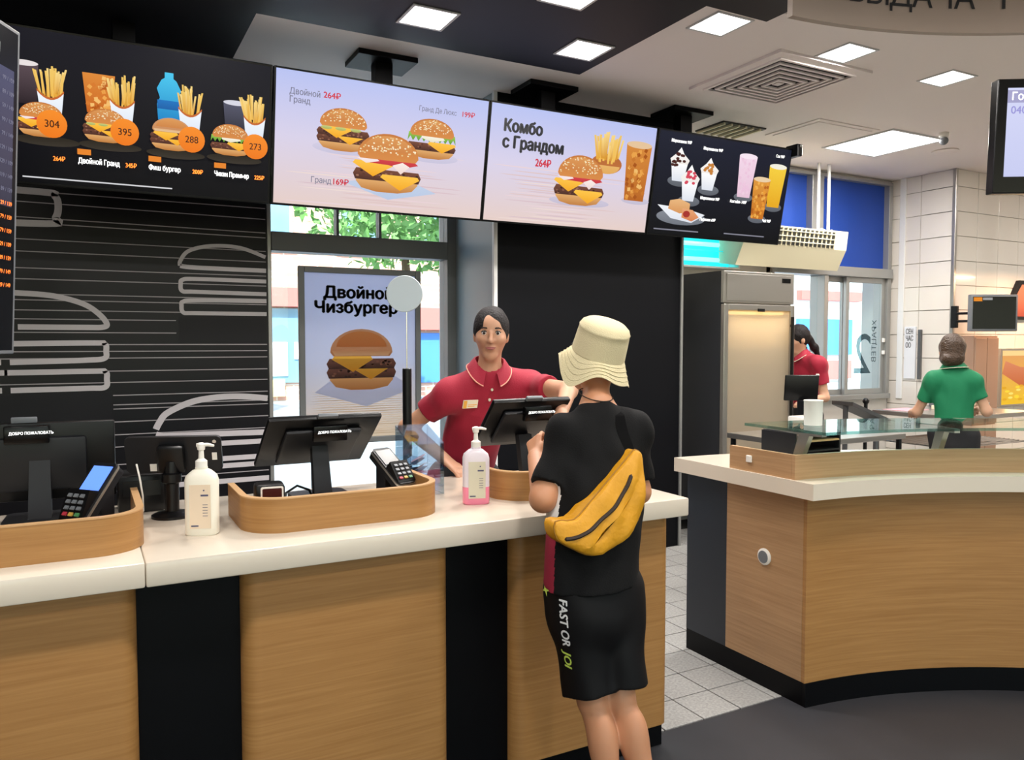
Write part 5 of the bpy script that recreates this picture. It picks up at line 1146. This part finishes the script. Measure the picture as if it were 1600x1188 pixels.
def standing(J, front, spread=.085):
    p = np.array(J['pelvis'], float); f = unit(front); J['front'] = f; r = np.cross(f, (0, 0, 1))
    for q, sg in (('L', -1), ('R', 1)):
        h = p + r * sg * spread; J['hip' + q] = tuple(h - (0, 0, .03)); g = p[2]
        J['kn' + q] = (h[0] + f[0] * .01, h[1] + f[1] * .01, g * .53); J['an' + q] = (h[0] - f[0] * .03, h[1] - f[1] * .03, .085)
    return J
def make_body(J, s, hands, face, up, skin, label, vox=.0045, hs=1., arms=(.046, .037, .026)):
    P, R = head_prims(J['head'], face, up, hs)
    P += [cone(J['neck'] - np.array((0, 0, .03)), np.array(J['head']) - R[2] * .05 * hs - R[1] * .012, .054 * s, .050 * s, .03)]
    P += torso_prims(J, -.006, s) + leg_prims(J, J.get('legs', s))
    for q in 'LR': P += limb(J['sh' + q], J['el' + q], J['wr' + q], tuple(a * s for a in arms))
    for hp in hands: P += hand(*hp)
    c = np.array(J['pelvis'], float); o = sdf_obj('person', mesh_sdf(P, vox), skin, None, (c[0], c[1], 0)); tag(o, label, 'person'); return o, R

# ---- cashier in a red polo, leaning over the till
J = dict(head=(1.553, 3.075, 1.535), neck=(1.565, 3.125, 1.362), shL=(1.760, 3.10, 1.303), shR=(1.400, 3.165, 1.272), elL=(1.775, 2.80, 1.300), wrL=(1.615, 2.60, 1.225), elR=(1.262, 3.33, 1.12), wrR=(1.325, 3.065, 1.01), pelvis=(1.545, 3.34, .90))
J = standing(J, (-.15, -1, 0))
hands = [((1.325, 3.065, 1.01), (.32, -.85, -.42), (.1, -.3, -1), (.9, .3, .1), .95, .35), ((1.615, 2.60, 1.225), (-.5, -.7, -.35), (.1, -.3, -1), (-.8, .5, 0), .95, .5)]
fdir = (-.45, -.87, -.08)
body, R = make_body(J, .96, hands, fdir, (.03, 0, 1), 'skin_cashier', 'cashier in a red polo shirt with a name badge, leaning over the till', hs=.93)
face_parts(body, J['head'], R, .93)
r, f, u = R; c = np.array(J['head'])
H_ = [elli(c + u * .026 - f * .012, (.079, .092, .097), R, .02), elli(c - f * .075 - u * .02, (.055, .045, .055), R, .03), cone(c - f * .07 - u * .05, c - f * .075 - u * .115, .045, .03, .03), elli(c + f * .090 - u * .050, (.058, .075, .092), R, .01, op='s'), elli(c + f * .03 - u * .085, (.074, .07, .062), R, .01, op='s')]
sdf_obj('hair', mesh_sdf(H_, .004, post=folds(4, .0015, 3)), 'hair_dark', body)
polo(body, J, 'polo_red', .96, .005, .55, .80, 2, .0055, .118, .135, (.06, .062))
collar(body, J, (-.3, -.95, 0), 'polo_red', 'trim_pale', 1.0)
trousers(body, J, .95); shoes(J, body)
fr = unit((-.15, -1, .22)); nb = np.array(J['neck'])
shirt = [o for o in body.children if o.name.startswith('polo_shirt')][0]
def snap(o_mesh, P, d):
    bv = BVHTree.FromObject(o_mesh, bpy.context.evaluated_depsgraph_get()); L0 = wloc(o_mesh)
    h = bv.ray_cast(Vector(P) - L0, Vector(d)); return (h[0] + L0, h[1]) if h[0] is not None else (Vector(P), Vector((0, -1, 0)))
bpy.context.view_layer.update()
for x, z in ((1.552, 1.295), (1.548, 1.25)):
    q, n = snap(shirt, (x, 2.7, z), (0, 1, 0)); obj('button', MB().sphere(tuple(q + n * .002), (.007, .004, .007), 10), 'trim_cream', shirt, smooth=True)
q, n = snap(shirt, (1.462, 2.7, 1.235), (0, 1, 0)); n = Vector((n.x * .5, n.y, n.z * .5)).normalized(); U = Vector((0, 0, 1)).cross(n).normalized(); Vv = n.cross(U); m = MB(); Mb = Matrix((U, Vv, n)).transposed().to_4x4(); Mb.translation = q + n * .006; m.M = Mb
m.box(-.036, -.019, -.003, .036, .019, .003, bev=.002); bd = obj('name_badge', m, 'badge', body); m = MB(); m.M = Mb; m.box(-.034, -.017, .003, -.018, .017, .0036).box(-.012, -.004, .003, .03, -.001, .0036).box(-.012, -.011, .003, .02, -.008, .0036); obj('badge_print', m, 'badge_orange', bd)

# ---- boy in a bucket hat, seen from behind
J = dict(head=(1.460, 2.135, 1.438), neck=(1.418, 2.07, 1.300), shL=(1.305, 2.06, 1.212), shR=(1.535, 2.05, 1.212), elL=(1.190, 2.015, 1.035), wrL=(1.290, 2.232, 1.125), elR=(1.560, 2.04, 1.02), wrR=(1.56, 2.28, 1.03), pelvis=(1.335, 1.965, .79),
         hipL=(1.265, 1.965, .76), hipR=(1.405, 1.955, .76), knL=(1.306, 1.925, .44), knR=(1.394, 1.905, .44), anL=(1.335, 1.80, .085), anR=(1.446, 1.765, .085), legs=.77, front=unit((.03, 1, 0)))
hands = [((1.290, 2.232, 1.125), (.32, .72, .62), (.75, -.1, -.6), (.3, -.4, .8), .88, 1.15), ((1.56, 2.28, 1.03), (-.3, .95, -.1), (-.3, 0, -1), (-.9, -.2, .1), .85, .4)]
body, R = make_body(J, .84, hands, (-.05, .93, .30), (.02, -.3, 1), 'skin_boy', 'boy in a cream bucket hat, black T-shirt and long black shorts at the counter', vox=.0042, hs=.96, arms=(.05, .043, .032))
face_parts(body, J['head'], R, .96)
# T-shirt
JT = dict(J); JT['neck'] = (1.418, 2.065, 1.258)
P = torso_prims(JT, .022, .84, .142, .142, 1.30)
P.append(cone((1.318, 1.955, .74), (1.36, 1.99, 1.0), .148, .142, .04, (J['front'], 1.3)))
for q in 'LR':
    a, b = J['sh' + q], J['el' + q]; e = lerp(a, b, .80); d = np.array(b, float) - np.array(a, float)
    P.append(cone(a, lerp(a, b, .95), .052, .056, .03, cuts=[(e, d)]))
P.append(cone(np.array(J['neck']) + (0, .012, -.02), np.array(J['head']), .050, .07, .01, op='s'))
def pick(C):
    k = np.zeros(len(C), int); cx = 1.318 + (C[:, 2] - .74) * .16
    side = (cx - C[:, 0] > .108) & (C[:, 2] < 1.13) & (C[:, 1] > 1.915 + .2 * (C[:, 2] - .74))
    arm = (C[:, 0] < 1.255) & (C[:, 2] > 1.03) & (cx - C[:, 0] > .16)
    k[side & ~arm & (C[:, 2] >= .945)] = 1; k[side & ~arm & (C[:, 2] < .945)] = 2; return k
tee = sdf_obj('t_shirt', mesh_sdf(P, .005, cuts=[((1.3, 1.95, .785), (.06, .10, -1))], post=folds(12, .0055)), ['tee_black', 'tee_white', 'tee_crimson'], body, pick=pick)
# shorts
P = [cone((1.33, 1.96, .80), (1.325, 1.955, .70), .140, .145, .04, (J['front'], 1.25))]
for h, k in ((J['hipL'], J['knL']), (J['hipR'], J['knR'])):
    P.append(cone(h, lerp(h, k, 1.1), .088, .083, .02, (J['front'], .96), cuts=[((k[0], k[1], .455 if h[0] < 1.3 else .468), (0, -.25, -1))]))
sh = sdf_obj('shorts', mesh_sdf(P, .005, cuts=[((0, 0, .86), (0, 0, 1))], post=folds(21, .0045)), 'shorts_black', body)
shoes(J, body, s=.85)
bpy.context.view_layer.update()
def wrap_text(name, body_s, O, U, Vv, size, m, parent, target, **k):
    o = text(name, body_s, O, U, Vv, size, m, parent, off=0., **k); N = Vector(U).normalized().cross(Vector(Vv).normalized()); bv = BVHTree.FromObject(target, bpy.context.evaluated_depsgraph_get()); d = wloc(parent) - wloc(target)
    for v in o.data.vertices:
        h = bv.ray_cast(v.co + d + N * .12, -N)
        if h[0] is not None: v.co = h[0] - d + N * .0022
    return o
U = Vector((.05, -.03, -1)); Nn = Vector((-.80, -.60, 0)); Vv = Nn.cross(U)
wrap_text('shorts_print', 'FAST OR', (1.185, 1.915, .765), U, Vv, .026, 'white_print', sh, sh, bold=.03, shear=.15)
wrap_text('shorts_print', 'JOI', (1.193, 1.912, .605), U, Vv, .026, 'lime_print', sh, sh, bold=.03, shear=.15)
wrap_text('shorts_star', '★', (1.165, 1.99, .80), U, Vv, .035, 'lime_print', sh, sh)
# bucket hat
ax = Vector((.05, -.40, 1)).normalized(); B0 = Vector((1.462, 2.128, 1.463)); q0 = Vector((1, 0, 0)); q0 = (q0 - ax * q0.dot(ax)).normalized(); q1 = ax.cross(q0)
def hatpart(name, prof, parent, wav=0.):
    n = 56; vs = []
    for r_, z_ in prof:
        for k in range(n):
            a = 2 * PI * k / n; w_ = wav * max(0, (r_ - .085)) * (math.sin(3 * a + .6) + .5 * math.sin(5 * a)); rr_ = r_ * (1 + .006 * math.sin(9 * a))
            p = B0 + q0 * rr_ * .96 * math.cos(a) + q1 * rr_ * 1.03 * math.sin(a) + ax * (z_ + w_); vs.append(tuple(p))
    fs = [(i * n + k, i * n + (k + 1) % n, (i + 1) * n + (k + 1) % n, (i + 1) * n + k) for i in range(len(prof) - 1) for k in range(n)]
    if prof[-1][0] < .02: fs.append(tuple((len(prof) - 1) * n + k for k in range(n)))
    return obj(name, MB().add(vs, fs), 'hat_cream', parent, smooth=55)
ht = hatpart('bucket_hat', [(.084, -.004), (.090, .0), (.088, .03), (.086, .06), (.084, .080), (.0855, .084), (.083, .088), (.078, .098), (.064, .108), (.04, .112), (.012, .113)], body)
hatpart('brim', [(.084, .004), (.092, -.004), (.103, -.022), (.116, -.042), (.126, -.056), (.1275, -.059), (.125, -.0605), (.112, -.046), (.098, -.026), (.082, -.006)], ht, .6)
for r_, z_ in ((.0955, -.008), (.1035, -.0195), (.1115, -.032), (.1195, -.0445)):
    hatpart('stitch_line', [(r_, z_), (r_ + .0012, z_ - .0012), (r_ + .0006, z_ - .0032), (r_ - .0006, z_ - .002)], ht, .6)
# neck cord
cc = [tuple(np.array(J['neck']) + (0, .005, .035) + np.array((.052 * math.cos(a), .052 * math.sin(a), .018 * math.sin(a))) * 1.02) for a in np.linspace(0, 2 * PI, 30)]
obj('neck_cord', MB().tube(cc, .0018, 6), 'zip_dark', body, smooth=True)
# cross-body bag on his back
out = [(1.437, 1.175), (1.452, 1.176), (1.467, 1.151), (1.455, 1.051), (1.433, .992), (1.394, .950), (1.329, .914), (1.25, .899), (1.189, .924), (1.142, .956), (1.143, 1.001), (1.203, 1.0), (1.261, 1.04), (1.319, 1.084), (1.378, 1.129)]
outs = smooth_path(out + [out[0]], 3)[:-1]
bcx, bcz = 1.315, 1.01
def ybk(z): return 1.832 + .23 * (z - .74)
rings = [(1., .03), (1.0, .0), (1.0, -.024), (.985, -.034), (.95, -.037), (.75, -.041), (.45, -.045), (.2, -.046), (.0, -.046)]
vs = []
for sc_, dy in rings:
    for (x, z) in outs:
        # shrink towards the bag's long spine rather than one point
        t_ = max(-.11, min(.09, ((x - bcx) * .80 + (z - bcz) * .60) * .75)); sx_, sz_ = bcx + .80 * t_ + .012, bcz + .60 * t_ - .018
        X_, Z_ = sx_ + (x - sx_) * sc_, sz_ + (z - sz_) * sc_
        wv = (.004 * math.sin(46 * X_ + 31 * Z_) + .003 * math.sin(90 * X_ - 60 * Z_ + 1)) * (1 if dy < -.032 else 0)
        vs.append((X_, ybk(Z_) + dy + wv, Z_))
n_ = len(outs); fs = [(i * n_ + k, i * n_ + (k + 1) % n_, (i + 1) * n_ + (k + 1) % n_, (i + 1) * n_ + k) for i in range(len(rings) - 1) for k in range(n_)] + [tuple((len(rings) - 1) * n_ + k for k in range(n_)), tuple(range(n_))]
bag = obj('crossbody_bag', MB().add(vs, fs), 'bag_yellow', None, smooth=60); tag(bag, 'yellow crossbody bag worn across the boy\'s back', 'bag')
obj('piping', MB().tube([vs[2 * n_ + k] for k in list(range(n_)) + [0]], .003, 6), 'bag_edge', bag, smooth=True)
bpy.context.view_layer.update()
zp = []
for (x, z) in smooth_path([(1.158, .955), (1.197, .957), (1.255, .980), (1.325, 1.022), (1.374, 1.066), (1.405, 1.113)], 6):
    q, n = snap(bag, (x, 1.6, z), (0, 1, 0)); zp.append(q)
obj('zipper', MB().tube([tuple(p) for p in zp], [.001] + [.0062] * (len(zp) - 2) + [.001], 8), 'zip_dark', bag, smooth=True)
bpy.context.view_layer.update()
sp = []
for (x, z) in smooth_path([(1.45, 1.160), (1.447, 1.19), (1.445, 1.22), (1.445, 1.25), (1.447, 1.272)], 4):
    q, n = snap(tee, (x, 1.6, z), (0, 1, 0))
    if q.y > 1.7: sp.append(q + Vector((0, -.004, .003)))
sp += [Vector((1.450, sp[-1].y + .035, 1.292)), Vector((1.455, sp[-1].y + .075, 1.298)), Vector((1.462, sp[-1].y + .115, 1.285))]
vs = []
for p in sp: vs += [tuple(p + Vector((-.02, 0, 0))), tuple(p + Vector((.02, 0, 0))), tuple(p + Vector((.02, .006, -.003))), tuple(p + Vector((-.02, .006, -.003)))]
fs = [(4 * i + j, 4 * i + (j + 1) % 4, 4 * i + 4 + (j + 1) % 4, 4 * i + 4 + j) for i in range(len(sp) - 1) for j in range(4)] + [(0, 1, 2, 3), tuple(4 * len(sp) - 4 + j for j in range(4))]
obj('strap', MB().add(vs, fs), 'strap_black', bag, smooth=60)

# ---- worker in green, back turned
J = dict(head=(5.39, 3.46, 1.435), neck=(5.385, 3.44, 1.29), shL=(5.282, 3.52, 1.228), shR=(5.452, 3.345, 1.228), elL=(5.28, 3.64, 1.0), wrL=(5.45, 3.80, .98), elR=(5.50, 3.27, 1.02), wrR=(5.64, 3.40, 1.03), pelvis=(5.37, 3.42, .88))
J = standing(J, (.73, .68, 0))
hands = [((5.45, 3.80, .98), (.8, .5, -.2), (0, 0, -1), (.5, -.7, 0), .9, .5), ((5.64, 3.40, 1.03), (.6, .75, -.2), (0, 0, -1), (-.7, .6, 0), .9, .6)]
body, R = make_body(J, .84, hands, (.80, .55, -.25), (.1, .05, 1), 'skin_worker', 'worker in a green polo shirt with brown hair, back turned', vox=.0055, hs=.98)
face_parts(body, J['head'], R, .98, 'hair_brown')
r, f, u = R; c = np.array(J['head'])
sdf_obj('hair', mesh_sdf([elli(c + u * .026 - f * .014, (.086, .100, .102), R, .02), elli(c - f * .088 - u * .075 - r * .02, (.046, .036, .034), R, .03), elli(c - f * .045 - u * .055, (.078, .06, .07), R, .03), elli(c + f * .085 - u * .03, (.064, .07, .095), R, .01, op='s')], .005, post=folds(5, .002, 3)), 'hair_brown', body)
obj('hair_tie', MB().tube([tuple(c - f * .083 - u * .045 + (r * math.cos(a) + u * math.sin(a) * .4) * .05) for a in np.linspace(.2, 2.9, 12)], .005, 6), 'trim_cream', body, smooth=True)
polo(body, J, 'polo_green', .86, .006, .60, .90, 6, .005, .115, .138, (.058, .060)); collar(body, J, J['front'], 'polo_green', 'trim_cream', .95); trousers(body, J, .955, .90); shoes(J, body)

# ---- far worker in red behind the fridge
J = dict(head=(5.345, 4.80, 1.525), neck=(5.375, 4.80, 1.375), shL=(5.390, 4.62, 1.315), shR=(5.410, 4.97, 1.315), elL=(5.430, 4.58, 1.04), wrL=(5.200, 4.55, 1.02), elR=(5.430, 4.98, 1.04), wrR=(5.200, 4.90, 1.02), pelvis=(5.440, 4.79, .90))
J = standing(J, (-1, .05, 0))
hands = [((5.200, 4.55, 1.02), (-1, .1, -.1), (0, 0, -1), (0, 1, 0), .9, .5), ((5.200, 4.90, 1.02), (-1, .0, -.1), (0, 0, -1), (0, -1, 0), .9, .5)]
body, R = make_body(J, .96, hands, (-.9, .35, -.2), (0, 0, 1), 'skin_worker', 'far worker in a red polo shirt with a dark ponytail beside the fridge', vox=.0055)
face_parts(body, J['head'], R, 1.)
r, f, u = R; c = np.array(J['head'])
sdf_obj('hair', mesh_sdf([elli(c + u * .026 - f * .014, (.086, .100, .102), R, .02), cone(c - f * .10 - u * .01, c - f * .135 - u * .10, .028, .032, .02), cone(c - f * .135 - u * .10, c - f * .16 - u * .20, .032, .014, .02), elli(c + f * .085 - u * .03, (.064, .07, .095), R, .01, op='s')], .005, post=folds(5, .002, 3)), 'hair_dark', body)
polo(body, J, 'polo_red', .96, .006, .60, .84, 8, .005); collar(body, J, J['front'], 'polo_red', 'trim_cream', .95); trousers(body, J, .95, .98); shoes(J, body)

# drop the lettering tool
bpy.data.objects.remove(_to)
